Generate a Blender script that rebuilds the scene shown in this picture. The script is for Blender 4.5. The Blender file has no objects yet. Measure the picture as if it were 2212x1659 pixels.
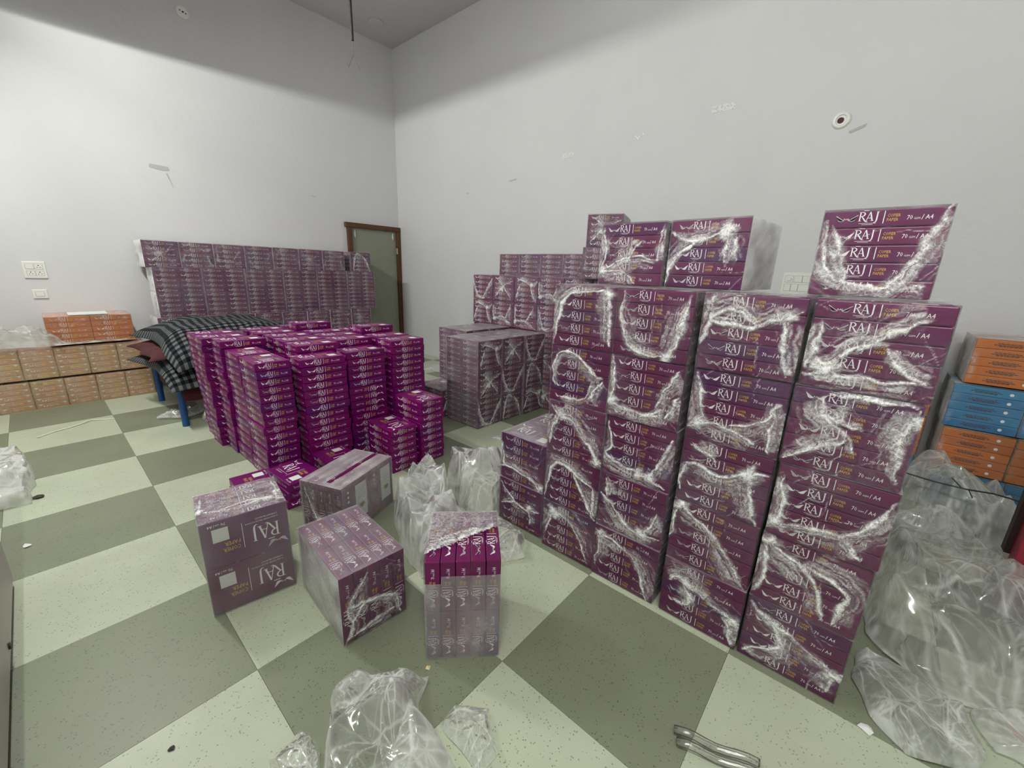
import bpy, bmesh, math, random
import numpy as np
from mathutils import Matrix, Vector, Euler

rnd = random.Random(7)
C = bpy.context.scene.collection
S = bpy.context.scene
T = 0.61                      # one floor tile, metres; every layout number below is in tiles
PI = math.pi

# ------------------------------------------------------------------ camera, world, exposure
FPX, YAW, PITCH, ROLL = 888.09, 0.859077, -0.268065, 0.032658
cam_d = bpy.data.cameras.new('camera'); cam = bpy.data.objects.new('camera', cam_d); C.objects.link(cam)
cam_d.sensor_fit = 'HORIZONTAL'; cam_d.sensor_width = 36.0
cam_d.lens = FPX / 2212 * 36.0
cam_d.clip_start = 0.02
_f = Vector((math.sin(YAW) * math.cos(PITCH), math.cos(YAW) * math.cos(PITCH), math.sin(PITCH)))
_r0 = Vector((math.cos(YAW), -math.sin(YAW), 0)); _u0 = _r0.cross(_f)
_r = math.cos(ROLL) * _r0 + math.sin(ROLL) * _u0
_u = -math.sin(ROLL) * _r0 + math.cos(ROLL) * _u0
cam.matrix_world = Matrix(((_r.x, _u.x, -_f.x, -0.46857 * T), (_r.y, _u.y, -_f.y, -9.27185 * T), (_r.z, _u.z, -_f.z, 2.26324 * T), (0, 0, 0, 1)))
S.camera = cam

w = bpy.data.worlds.new('world'); S.world = w; w.use_nodes = True
w.node_tree.nodes['Background'].inputs[0].default_value = (0.6, 0.62, 0.65, 1)
w.node_tree.nodes['Background'].inputs[1].default_value = 0.05
S.view_settings.view_transform = 'Standard'
S.view_settings.look = 'None'
S.view_settings.gamma = 1.0
S.view_settings.use_curve_mapping = False
S.view_settings.exposure = 0.0
S.cycles.transparent_max_bounces = 12
S.cycles.max_bounces = 7
S.cycles.diffuse_bounces = 4
S.cycles.use_adaptive_sampling = True
S.cycles.adaptive_threshold = 0.02
S.cycles.caustics_reflective = False
S.cycles.caustics_refractive = False
S.cycles.sample_clamp_indirect = 4.0

# lamps of the room (strength of each tube); the fittings are built further down
TUBES = [  # x, y, z (tiles), axis, strength
    (-0.62, -2.05, 5.54, 'y', 1150.0),
    (-0.80, -5.55, 5.54, 'y', 290.0),
    (-1.00, -9.80, 5.54, 'y', 1120.0),
]

# ------------------------------------------------------------------ materials
def mat(name):
    m = bpy.data.materials.new(name); m.use_nodes = True
    nt = m.node_tree; nt.nodes.clear()
    out = nt.nodes.new('ShaderNodeOutputMaterial')
    return m, nt, out

def N(nt, t, **kw):
    n = nt.nodes.new(t)
    for k, v in kw.items():
        if k.startswith('i_'):
            n.inputs[k[2:].replace('_', ' ')].default_value = v
        else:
            setattr(n, k, v)
    return n

def srgb(r, g, b):
    f = lambda c: (c / 255 / 12.92) if c <= 10 else ((c / 255 + 0.055) / 1.055) ** 2.4
    return (f(r), f(g), f(b), 1)

def pbsdf(nt, out, color=None, rough=0.5, spec=0.5, metal=0.0):
    p = nt.nodes.new('ShaderNodeBsdfPrincipled')
    if color is not None: p.inputs['Base Color'].default_value = color
    p.inputs['Roughness'].default_value = rough
    p.inputs['Specular IOR Level'].default_value = spec
    p.inputs['Metallic'].default_value = metal
    nt.links.new(p.outputs[0], out.inputs[0])
    return p

def coords(nt, kind='Object'):
    return nt.nodes.new('ShaderNodeTexCoord').outputs[kind]

def bump(nt, p, src, scale, strength, dist=0.01, detail=4):
    n = N(nt, 'ShaderNodeTexNoise'); n.inputs['Scale'].default_value = scale; n.inputs['Detail'].default_value = detail
    nt.links.new(src, n.inputs['Vector'])
    b = N(nt, 'ShaderNodeBump'); b.inputs['Strength'].default_value = strength; b.inputs['Distance'].default_value = dist
    nt.links.new(n.outputs[0], b.inputs['Height']); nt.links.new(b.outputs[0], p.inputs['Normal'])
    return n

def plain(name, color, rough=0.5, spec=0.5, metal=0.0, var=0.06, bs=0.0, bscale=40):
    m, nt, out = mat(name)
    p = pbsdf(nt, out, None, rough, spec, metal)
    src = coords(nt)
    n = N(nt, 'ShaderNodeTexNoise'); n.inputs['Scale'].default_value = 9; n.inputs['Detail'].default_value = 5
    nt.links.new(src, n.inputs['Vector'])
    r = N(nt, 'ShaderNodeValToRGB')
    r.color_ramp.elements[0].position = 0.3; r.color_ramp.elements[1].position = 0.7
    c = color
    r.color_ramp.elements[0].color = (c[0] * (1 - var), c[1] * (1 - var), c[2] * (1 - var), 1)
    r.color_ramp.elements[1].color = (min(1, c[0] * (1 + var)), min(1, c[1] * (1 + var)), min(1, c[2] * (1 + var)), 1)
    nt.links.new(n.outputs[0], r.inputs[0]); nt.links.new(r.outputs[0], p.inputs['Base Color'])
    if bs: bump(nt, p, src, bscale, bs)
    return m

def ream_mat(name, c0, c1, c2):
    """glossy printed wrapper; each ream takes a slightly different ink"""
    m, nt, out = mat(name)
    p = pbsdf(nt, out, None, 0.36, 0.38)
    oi = N(nt, 'ShaderNodeObjectInfo')
    r = N(nt, 'ShaderNodeValToRGB')
    r.color_ramp.elements[0].color = c0; r.color_ramp.elements[1].color = c2
    e = r.color_ramp.elements.new(0.82); e.color = c1
    nt.links.new(oi.outputs['Random'], r.inputs[0]); nt.links.new(r.outputs[0], p.inputs['Base Color'])
    src = coords(nt)
    mp = N(nt, 'ShaderNodeMapping'); mp.inputs['Scale'].default_value = (14, 14, 60)
    nt.links.new(src, mp.inputs[0])
    bump(nt, p, mp.outputs[0], 1.0, 0.25, 0.004, 3)
    return m

M_PURPLE = ream_mat('purple_wrapper', srgb(118, 4, 94), srgb(106, 4, 91), srgb(92, 8, 102))
M_PACKED = ream_mat('packed_purple_wrapper', srgb(108, 18, 80), srgb(98, 17, 78), srgb(84, 20, 88))
M_ORANGE = ream_mat('orange_wrapper', srgb(214, 112, 28), srgb(206, 116, 40), srgb(196, 104, 34))
M_TAN = ream_mat('tan_wrapper', srgb(204, 134, 88), srgb(196, 136, 80), srgb(202, 156, 84))
M_BLUE = ream_mat('blue_wrapper', srgb(34, 128, 178), srgb(28, 116, 172), srgb(50, 140, 186))
M_INK_W = plain('white_ink', srgb(250, 248, 248), 0.45, var=0.02)
M_INK_Y = plain('yellow_ink', srgb(226, 184, 60), 0.45, var=0.03)
M_INK_D = plain('dark_ink', srgb(60, 44, 52), 0.5, var=0.03)
M_INK_L = plain('label_paper', srgb(226, 230, 222), 0.5, var=0.03)

def film_mat(name, base=0.03, gain=1.0, scale=45.0, col=(0.84, 0.86, 0.84, 1), rough=0.16, gl=0.02, fr=0.35, bstr=0.3, transl=0.2, web=0.8, detail=6, dist=1.2, lo=0.25):
    """clear plastic film: see-through, with a gloss coat; whiter where it is gathered (vertex attribute 'film'), with fine web-like threads there"""
    m, nt, out = mat(name)
    L = nt.links.new
    a = N(nt, 'ShaderNodeAttribute'); a.attribute_name = 'film'
    src = coords(nt)
    n1 = N(nt, 'ShaderNodeTexNoise'); n1.inputs['Scale'].default_value = scale; n1.inputs['Detail'].default_value = detail; n1.inputs['Roughness'].default_value = 0.65; n1.inputs['Distortion'].default_value = dist
    L(src, n1.inputs['Vector'])
    mr = N(nt, 'ShaderNodeMapRange'); mr.inputs['From Min'].default_value = 0.34; mr.inputs['From Max'].default_value = 0.66; mr.inputs['To Min'].default_value = lo; mr.inputs['To Max'].default_value = 1.3
    L(n1.outputs[0], mr.inputs['Value'])
    if web:
        wa = N(nt, 'ShaderNodeAttribute'); wa.attribute_name = 'web'
        mxn = N(nt, 'ShaderNodeMix', data_type='FLOAT'); L(wa.outputs['Fac'], mxn.inputs['Factor']); mxn.inputs['A'].default_value = 0.85; L(mr.outputs[0], mxn.inputs['B'])
        mr = mxn
    mu = N(nt, 'ShaderNodeMath', operation='MULTIPLY'); L(a.outputs['Fac'], mu.inputs[0]); L(mr.outputs[0], mu.inputs[1])
    ma = N(nt, 'ShaderNodeMath', operation='MULTIPLY_ADD'); L(mu.outputs[0], ma.inputs[0]); ma.inputs[1].default_value = gain; ma.inputs[2].default_value = base
    fac = ma
    if web:
        nd = N(nt, 'ShaderNodeTexNoise'); nd.inputs['Scale'].default_value = 16; nd.inputs['Detail'].default_value = 2; L(src, nd.inputs['Vector'])
        vm = N(nt, 'ShaderNodeVectorMath', operation='MULTIPLY_ADD'); L(nd.outputs['Color'], vm.inputs[0]); vm.inputs[1].default_value = (.09, .09, .09); L(src, vm.inputs[2])
        tot = None
        for sc, wdt in ((26, .035), (58, .05)):
            v = N(nt, 'ShaderNodeTexVoronoi'); v.feature = 'DISTANCE_TO_EDGE'; v.inputs['Scale'].default_value = sc; L(vm.outputs[0], v.inputs['Vector'])
            r = N(nt, 'ShaderNodeMapRange'); r.inputs['From Min'].default_value = 0.0; r.inputs['From Max'].default_value = wdt; r.inputs['To Min'].default_value = 1.0; r.inputs['To Max'].default_value = 0.0; L(v.outputs['Distance'], r.inputs['Value'])
            if tot is None: tot = r
            else:
                ad = N(nt, 'ShaderNodeMath', operation='MAXIMUM'); L(tot.outputs[0], ad.inputs[0]); L(r.outputs[0], ad.inputs[1]); tot = ad
        sq = N(nt, 'ShaderNodeMath', operation='POWER'); L(a.outputs['Fac'], sq.inputs[0]); sq.inputs[1].default_value = 0.8
        w0 = N(nt, 'ShaderNodeMath', operation='MULTIPLY'); L(sq.outputs[0], w0.inputs[0]); L(wa.outputs['Fac'], w0.inputs[1])
        w1 = N(nt, 'ShaderNodeMath', operation='MULTIPLY'); L(tot.outputs[0], w1.inputs[0]); L(w0.outputs[0], w1.inputs[1])
        w2 = N(nt, 'ShaderNodeMath', operation='MULTIPLY_ADD'); L(w1.outputs[0], w2.inputs[0]); w2.inputs[1].default_value = web; L(ma.outputs[0], w2.inputs[2]); fac = w2
    fac.use_clamp = True
    n2 = N(nt, 'ShaderNodeTexNoise'); n2.inputs['Scale'].default_value = scale * 0.45; n2.inputs['Detail'].default_value = 3; n2.inputs['Distortion'].default_value = dist
    L(src, n2.inputs['Vector'])
    b = N(nt, 'ShaderNodeBump'); b.inputs['Strength'].default_value = bstr; b.inputs['Distance'].default_value = 0.01
    L(n2.outputs[0], b.inputs['Height'])
    tr = N(nt, 'ShaderNodeBsdfTransparent'); tr.inputs[0].default_value = (0.985, 0.985, 0.985, 1)
    gls = N(nt, 'ShaderNodeBsdfGlossy'); gls.inputs['Roughness'].default_value = rough; gls.inputs[0].default_value = (0.95, 0.95, 0.95, 1)
    L(b.outputs[0], gls.inputs['Normal'])
    lw = N(nt, 'ShaderNodeFresnel'); lw.inputs['IOR'].default_value = 1.3
    L(b.outputs[0], lw.inputs['Normal'])
    fa = N(nt, 'ShaderNodeMath', operation='MULTIPLY_ADD'); fa.use_clamp = True
    L(lw.outputs[0], fa.inputs[0]); fa.inputs[1].default_value = fr; fa.inputs[2].default_value = gl
    clear = N(nt, 'ShaderNodeMixShader'); L(fa.outputs[0], clear.inputs[0]); L(tr.outputs[0], clear.inputs[1]); L(gls.outputs[0], clear.inputs[2])
    wp = N(nt, 'ShaderNodeBsdfPrincipled'); wp.inputs['Base Color'].default_value = col; wp.inputs['Roughness'].default_value = 0.3
    L(b.outputs[0], wp.inputs['Normal'])
    tl = N(nt, 'ShaderNodeBsdfTranslucent'); tl.inputs[0].default_value = col
    wm = N(nt, 'ShaderNodeMixShader'); wm.inputs[0].default_value = transl; L(wp.outputs[0], wm.inputs[1]); L(tl.outputs[0], wm.inputs[2])
    fin = N(nt, 'ShaderNodeMixShader'); L(fac.outputs[0], fin.inputs[0]); L(clear.outputs[0], fin.inputs[1]); L(wm.outputs[0], fin.inputs[2])
    L(fin.outputs[0], out.inputs[0])
    return m

M_FILM = film_mat('shrink_film', 0.012, 1.1, 55, col=(.95, .95, .95, 1), rough=.10, fr=.5, transl=0.05, web=.7)
M_SHEET = film_mat('crumpled_plastic', 0.03, 0.9, 7, rough=0.09, gl=0.05, fr=1.0, col=(.92, .93, .91, 1), bstr=0.06, transl=0.45, web=0, detail=2, dist=0.3, lo=0.6)

def wall_mat(name, c):
    m, nt, out = mat(name)
    p = pbsdf(nt, out, None, 0.55, 0.3)
    src = coords(nt)
    n = N(nt, 'ShaderNodeTexNoise'); n.inputs['Scale'].default_value = 1.1; n.inputs['Detail'].default_value = 8; n.inputs['Roughness'].default_value = 0.62
    L = nt.links.new; L(src, n.inputs['Vector'])
    r = N(nt, 'ShaderNodeValToRGB'); r.color_ramp.elements[0].position = 0.3; r.color_ramp.elements[1].position = 0.75
    r.color_ramp.elements[0].color = (c[0] * 0.93, c[1] * 0.93, c[2] * 0.935, 1); r.color_ramp.elements[1].color = (c[0], c[1], c[2], 1)
    L(n.outputs[0], r.inputs[0]); L(r.outputs[0], p.inputs['Base Color'])
    n2 = N(nt, 'ShaderNodeTexNoise'); n2.inputs['Scale'].default_value = 22; n2.inputs['Detail'].default_value = 8; L(src, n2.inputs['Vector'])
    b = N(nt, 'ShaderNodeBump'); b.inputs['Strength'].default_value = 0.22; b.inputs['Distance'].default_value = 0.012
    L(n2.outputs[0], b.inputs['Height']); L(b.outputs[0], p.inputs['Normal'])
    return m

M_WALL = wall_mat('wall_paint', (0.71, 0.705, 0.715))
M_CEIL = wall_mat('ceiling_paint', (0.62, 0.59, 0.61))

def tile_mat(name, c, d):
    m, nt, out = mat(name)
    p = pbsdf(nt, out, None, 0.38, 0.4)
    L = nt.links.new
    geo = N(nt, 'ShaderNodeNewGeometry'); src = geo.outputs['Position']
    n = N(nt, 'ShaderNodeTexNoise'); n.inputs['Scale'].default_value = 2.2; n.inputs['Detail'].default_value = 6; L(src, n.inputs['Vector'])
    r = N(nt, 'ShaderNodeValToRGB'); r.color_ramp.elements[0].position = 0.3; r.color_ramp.elements[1].position = 0.72
    r.color_ramp.elements[0].color = tuple(x * 0.84 for x in c[:3]) + (1,); r.color_ramp.elements[1].color = c
    L(n.outputs[0], r.inputs[0])
    v = N(nt, 'ShaderNodeTexVoronoi'); v.inputs['Scale'].default_value = 95; v.feature = 'F1'; L(src, v.inputs['Vector'])
    lt = N(nt, 'ShaderNodeMath', operation='LESS_THAN'); lt.inputs[1].default_value = 0.23; L(v.outputs['Distance'], lt.inputs[0])
    n3 = N(nt, 'ShaderNodeTexNoise'); n3.inputs['Scale'].default_value = 30; L(src, n3.inputs['Vector'])
    gt = N(nt, 'ShaderNodeMath', operation='GREATER_THAN'); gt.inputs[1].default_value = 0.5; L(n3.outputs[0], gt.inputs[0])
    mm = N(nt, 'ShaderNodeMath', operation='MULTIPLY'); L(lt.outputs[0], mm.inputs[0]); L(gt.outputs[0], mm.inputs[1])
    m2 = N(nt, 'ShaderNodeMath', operation='MULTIPLY'); L(mm.outputs[0], m2.inputs[0]); m2.inputs[1].default_value = 0.75
    mx = N(nt, 'ShaderNodeMix', data_type='RGBA'); L(m2.outputs[0], mx.inputs['Factor']); L(r.outputs[0], mx.inputs['A']); mx.inputs['B'].default_value = d
    # dusty scuffs: broad patches that are a little greyer and duller
    n4 = N(nt, 'ShaderNodeTexNoise'); n4.inputs['Scale'].default_value = 1.3; n4.inputs['Detail'].default_value = 9; n4.inputs['Roughness'].default_value = 0.7; L(src, n4.inputs['Vector'])
    r4 = N(nt, 'ShaderNodeMapRange'); r4.inputs['From Min'].default_value = 0.48; r4.inputs['From Max'].default_value = 0.75; r4.inputs['To Max'].default_value = 0.35; L(n4.outputs[0], r4.inputs['Value'])
    mx2 = N(nt, 'ShaderNodeMix', data_type='RGBA'); L(r4.outputs[0], mx2.inputs['Factor']); L(mx.outputs['Result'], mx2.inputs['A']); mx2.inputs['B'].default_value = srgb(150, 146, 134)
    L(mx2.outputs['Result'], p.inputs['Base Color'])
    rr = N(nt, 'ShaderNodeMapRange'); rr.inputs['To Min'].default_value = 0.3; rr.inputs['To Max'].default_value = 0.5; L(n4.outputs[0], rr.inputs['Value']); L(rr.outputs[0], p.inputs['Roughness'])
    return m

M_TILE_L = tile_mat('light_vinyl', srgb(194, 201, 176), srgb(122, 128, 108))
M_TILE_D = tile_mat('dark_vinyl', srgb(132, 138, 115), srgb(80, 86, 70))
M_SLAB = plain('floor_slab', srgb(70, 74, 64), 0.8)

# ------------------------------------------------------------------ mesh helpers
def tag(o, label=None, cat=None, group=None, kind=None):
    if label: o['label'] = label
    if cat: o['category'] = cat
    if group: o['group'] = group
    if kind: o['kind'] = kind
    return o

def obj(name, me, parent=None, loc=(0, 0, 0), rot=(0, 0, 0)):
    o = bpy.data.objects.new(name, me); C.objects.link(o)
    if parent is not None: o.parent = parent
    o.location = loc; o.rotation_euler = rot
    return o

def empty(name, loc, rz=0.0, rot=None):
    o = bpy.data.objects.new(name, None); C.objects.link(o); o.empty_display_size = 0.1
    o.location = loc; o.rotation_euler = rot if rot is not None else (0, 0, rz)
    return o

def to_mesh(bm, name, mats, smooth=False, recalc=True):
    if recalc: bmesh.ops.recalc_face_normals(bm, faces=bm.faces[:])
    me = bpy.data.meshes.new(name); bm.to_mesh(me); bm.free()
    for m in (mats if isinstance(mats, (list, tuple)) else [mats]): me.materials.append(m)
    if smooth:
        me.polygons.foreach_set('use_smooth', [True] * len(me.polygons))
    return me

def add_box(bm, x0, x1, y0, y1, z0, z1, bevel=0.0, seg=1, M=None):
    g = bmesh.ops.create_cube(bm, size=1.0)
    vs = g['verts']
    bmesh.ops.scale(bm, vec=(x1 - x0, y1 - y0, z1 - z0), verts=vs)
    bmesh.ops.translate(bm, vec=((x0 + x1) / 2, (y0 + y1) / 2, (z0 + z1) / 2), verts=vs)
    if bevel:
        es = list({e for v in vs for e in v.link_edges})
        r = bmesh.ops.bevel(bm, geom=es, offset=bevel, segments=seg, profile=0.5, affect='EDGES')
        vs = list({v for f in r['faces'] for v in f.verts} | {v for v in vs if v.is_valid})
    if M is not None:
        bmesh.ops.transform(bm, matrix=M, verts=[v for v in vs if v.is_valid])

def add_cyl(bm, p, q, r0, r1=None, n=16, cap=True):
    p, q = Vector(p), Vector(q); r1 = r0 if r1 is None else r1
    d = (q - p); z = d.normalized()
    a = z.cross(Vector((0, 0, 1)))
    if a.length < 1e-4: a = Vector((1, 0, 0))
    a.normalize(); b = z.cross(a)
    A = [bm.verts.new(p + r0 * (math.cos(t) * a + math.sin(t) * b)) for t in [2 * PI * i / n for i in range(n)]]
    B = [bm.verts.new(q + r1 * (math.cos(t) * a + math.sin(t) * b)) for t in [2 * PI * i / n for i in range(n)]]
    for i in range(n): bm.faces.new((A[i], A[(i + 1) % n], B[(i + 1) % n], B[i]))
    if cap: bm.faces.new(A[::-1]); bm.faces.new(B)

def add_tube(bm, pts, r, n=8):
    pts = [Vector(p) for p in pts]
    rings = []
    for i, p in enumerate(pts):
        d = (pts[min(i + 1, len(pts) - 1)] - pts[max(i - 1, 0)]).normalized()
        a = d.cross(Vector((0.13, 0.21, 1))); a.normalize(); b = d.cross(a)
        rr = r[i] if isinstance(r, (list, tuple)) else r
        rings.append([bm.verts.new(p + rr * (math.cos(2 * PI * k / n) * a + math.sin(2 * PI * k / n) * b)) for k in range(n)])
    for A, B in zip(rings, rings[1:]):
        for k in range(n): bm.faces.new((A[k], A[(k + 1) % n], B[(k + 1) % n], B[k]))
    bm.faces.new(rings[0][::-1]); bm.faces.new(rings[-1])

def box_mesh(name, m, *b, bevel=0.0, seg=1):
    bm = bmesh.new(); add_box(bm, *b, bevel=bevel, seg=seg); return to_mesh(bm, name, m)

def t3(x, y, z): return (x * T, y * T, z * T)

# ------------------------------------------------------------------ the room
XR, YL, ZC = 6.345, 0.80, 7.352        # right wall, left wall, ceiling (tiles)
XW, YW = -5.5, -13.5                  # the walls behind the camera
floor = obj('floor', box_mesh('floor', M_SLAB, (XW - .2) * T, (XR + .2) * T, (YW - .2) * T, (YL + .2) * T, -0.12, -0.007)); tag(floor, kind='structure')
bm = bmesh.new(); add_box(bm, 0.0004, T - 0.0004, 0.0004, T - 0.0004, -0.0065, 0.0, bevel=0.0006)
tile_l = to_mesh(bm, 'tile_light', M_TILE_L); tile_d = tile_l.copy(); tile_d.materials.clear(); tile_d.materials.append(M_TILE_D)
for i in range(-6, 7):
    for j in range(-14, 1):
        # lower left corner at (i, j) tiles; a = -(j+1)
        a = -(j + 1)
        me = tile_d if (i + a) % 2 else tile_l
        o = obj('tile', me, floor, (i * T, j * T, 0))
def wall(name, x0, x1, y0, y1):
    o = obj(name, box_mesh(name, M_WALL, x0 * T, x1 * T, y0 * T, y1 * T, -0.006, ZC * T)); tag(o, kind='structure'); return o
wall_left = wall('wall_left', XW - .25, XR + .25, YL, YL + .25)
wall_right = wall('wall_right', XR, XR + .25, YW - .25, YL)
wall('wall_rear', XW - .25, XR, YW - .25, YW)
wall('wall_side', XW - .25, XW, YW, YL)
ceil_o = obj('ceiling', box_mesh('ceiling', M_CEIL, (XW - .25) * T, (XR + .25) * T, (YW - .25) * T, (YL + .25) * T, ZC * T, (ZC + .2) * T)); tag(ceil_o, kind='structure')

# tube lights: an opaque batten above, the bare tube hanging just under it
M_HOUSE = plain('white_enamel', srgb(225, 225, 222), 0.4)
def tube_light(x, y, z, ax, strength, label, hw):
    m, nt, out = mat('tube_glow'); e = N(nt, 'ShaderNodeEmission'); e.inputs[0].default_value = (0.98, 1.0, 0.94, 1); e.inputs[1].default_value = strength
    nt.links.new(e.outputs[0], out.inputs[0])
    r = empty('tube_light', t3(x, y, z), 0 if ax == 'x' else PI / 2); tag(r, label, 'lamp')
    bm = bmesh.new(); add_box(bm, -0.70, 0.70, -hw, hw, 0.0, 0.02, bevel=0.004); add_box(bm, -0.62, 0.62, -0.05, 0.05, 0.0202, 0.07, bevel=0.006)
    for sx in (-.4, .4): add_cyl(bm, (sx, 0, .0705), (sx, 0, (ZC - z) * T - .002), .006, n=8)
    obj('housing', to_mesh(bm, 'housing', M_HOUSE), r)
    bm = bmesh.new(); add_cyl(bm, (-0.59, 0, -0.0125), (0.59, 0, -0.0125), 0.008, n=8)
    obj('tube', to_mesh(bm, 'tube', m), r)
    bm = bmesh.new()
    for s in (-1, 1): add_box(bm, s * 0.605 - 0.014, s * 0.605 + 0.014, -0.02, 0.02, -0.024, -0.0005)
    k = obj('lamp_holder', to_mesh(bm, 'lamp_holder', M_HOUSE), r); k['kind'] = 'stuff'
for k, (x, y, z, ax, st) in enumerate(TUBES):
    tube_light(x, y, z, ax, st, ['white tube light hung nearest the left wall, above the picture', 'white tube light hung over the middle of the floor, above the picture', 'white tube light hung behind the camera'][k], (.3, .05, .05)[k])

# ------------------------------------------------------------------ writing on the reams
_font_cache = {}
def text_geo(s):
    """unit-height outline of a short text, as verts and faces"""
    if s in _font_cache: return _font_cache[s]
    cu = bpy.data.curves.new('t', 'FONT'); cu.body = s; cu.size = 1.0; cu.resolution_u = 1
    o = bpy.data.objects.new('t', cu); C.objects.link(o)
    bpy.context.view_layer.update()
    me = o.to_mesh()
    v = np.array([tuple(p.co)[:2] for p in me.vertices]); f = [tuple(p.vertices) for p in me.polygons]
    o.to_mesh_clear(); bpy.data.objects.remove(o); bpy.data.curves.remove(cu)
    lo, hi = v.min(0), v.max(0)
    v = (v - lo) / (hi - lo)
    _font_cache[s] = (v, f); return v, f

class Ink:
    def __init__(s): s.v = []; s.f = []; s.m = []
    def frame(s, o, ux, uy): s.o = Vector(o); s.ux = Vector(ux); s.uy = Vector(uy); return s
    def poly(s, pts, m):
        b = len(s.v)
        for x, y in pts: s.v.append(tuple(s.o + s.ux * x + s.uy * y))
        s.f.append(tuple(range(b, b + len(pts)))); s.m.append(m)
    def strip(s, pts, ws, m):
        n = len(pts)
        if not isinstance(ws, (list, tuple)): ws = [ws] * n
        L, R = [], []
        for i in range(n):
            x0, y0 = pts[max(0, i - 1)]; x1, y1 = pts[min(n - 1, i + 1)]
            d = math.hypot(x1 - x0, y1 - y0) or 1; nx, ny = -(y1 - y0) / d, (x1 - x0) / d
            x, y = pts[i]; h = ws[i] / 2
            L.append((x + nx * h, y + ny * h)); R.append((x - nx * h, y - ny * h))
        for i in range(n - 1): s.poly([R[i], R[i + 1], L[i + 1], L[i]], m)
    def text(s, t, x, y, w, h, m):
        v, f = text_geo(t); b = len(s.v)
        for px, py in v: s.v.append(tuple(s.o + s.ux * (x + px * w) + s.uy * (y + py * h)))
        for q in f: s.f.append(tuple(b + k for k in q)); s.m.append(m)
    def rect(s, x0, y0, x1, y1, m): s.poly([(x0, y0), (x1, y0), (x1, y1), (x0, y1)], m)
    def logo(s, x, y, w, h, m=0):
        """the serif letters R A J, cap height h, total width w, lower left at x, y"""
        X = lambda a: x + a * w
        Y = lambda b: y + b * h
        def st(p, ws): s.strip([(X(a), Y(b)) for a, b in p], [k * w for k in (ws if isinstance(ws, (list, tuple)) else [ws] * len(p))], m)
        # R with a long leg
        st([(.07, 0), (.07, 1)], .065); st([(0, .015), (.15, .015)], .02); st([(-.02, .985), (.1, .985)], .02)
        st([(.07, .97), (.2, .97), (.28, .86), (.29, .74), (.25, .6), (.16, .52), (.08, .5)], [.03, .04, .06, .07, .06, .04, .03])
        st([(.15, .53), (.24, .3), (.34, .02), (.42, -.1), (.5, -.1)], [.05, .065, .065, .04, .012])
        # A
        st([(.4, .0), (.54, 1.0)], [.028, .03]); st([(.54, 1.0), (.7, .0)], [.06, .075]); st([(.45, .32), (.63, .32)], .03)
        st([(.36, .015), (.46, .015)], .022); st([(.62, .015), (.77, .015)], .022)
        # J
        st([(.9, 1.0), (.9, .1), (.88, -.1), (.82, -.2), (.76, -.18)], [.07, .07, .055, .035, .015]); st([(.83, .985), (.98, .985)], .022)
        s.rect(X(.2), Y(1.12), X(.45), Y(1.17), m)
    def wings(s, x, y, w, h, m=0):
        for sg in (-1, 1):
            cx = x + w / 2
            for k in range(5):
                a0 = 0.10 + 0.03 * k; l = 0.42 - 0.06 * k
                p = [(cx + sg * w * a0, y + h * (.16 - .03 * k)), (cx + sg * w * (a0 + l * .45), y + h * (.40 - .06 * k)), (cx + sg * w * (a0 + l * .8), y + h * (.74 - .12 * k)), (cx + sg * w * (a0 + l), y + h * (1.0 - .15 * k))]
                s.strip(p, [h * .08, h * .24, h * .22, h * .04], m)
        s.text('RAJ', x + w * .385, y + h * .18, w * .23, h * .34, m)
    def mesh(s, name, mats):
        me = bpy.data.meshes.new(name); me.from_pydata(s.v, [], s.f)
        for q in mats: me.materials.append(q)
        me.polygons.foreach_set('material_index', s.m); return me

RL, RW, RH = 0.297, 0.206, 0.0508     # one ream, lying flat; origin at the centre of its underside
INK_MATS = [M_INK_W, M_INK_Y, M_INK_L, M_INK_D]
def side_print(k, W, H, sx, sy):
    """k.frame is set with its origin at the lower left of the side"""
    k.wings(W * .105, H * .36, W * .18, H * .36)
    k.logo(W * .295, H * .36, W * .165, H * .52)
    k.rect(W * .305, H * .215, W * .445, H * .235, 0); k.rect(W * .33, H * .15, W * .42, H * .168, 0)
    k.rect(W * .496, H * .2, W * .503, H * .9, 0)
    k.text('COPIER', W * .525, H * .55, W * .098, H * .17, 1); k.text('PAPER', W * .525, H * .31, W * .088, H * .17, 1)
    k.text('70', W * .675, H * .36, W * .042, H * .24, 0); k.text('GSM', W * .728, H * .37, W * .045, H * .1, 0)
    k.text('/', W * .782, H * .34, W * .016, H * .28, 0); k.text('A4', W * .81, H * .36, W * .055, H * .24, 0)

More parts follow.
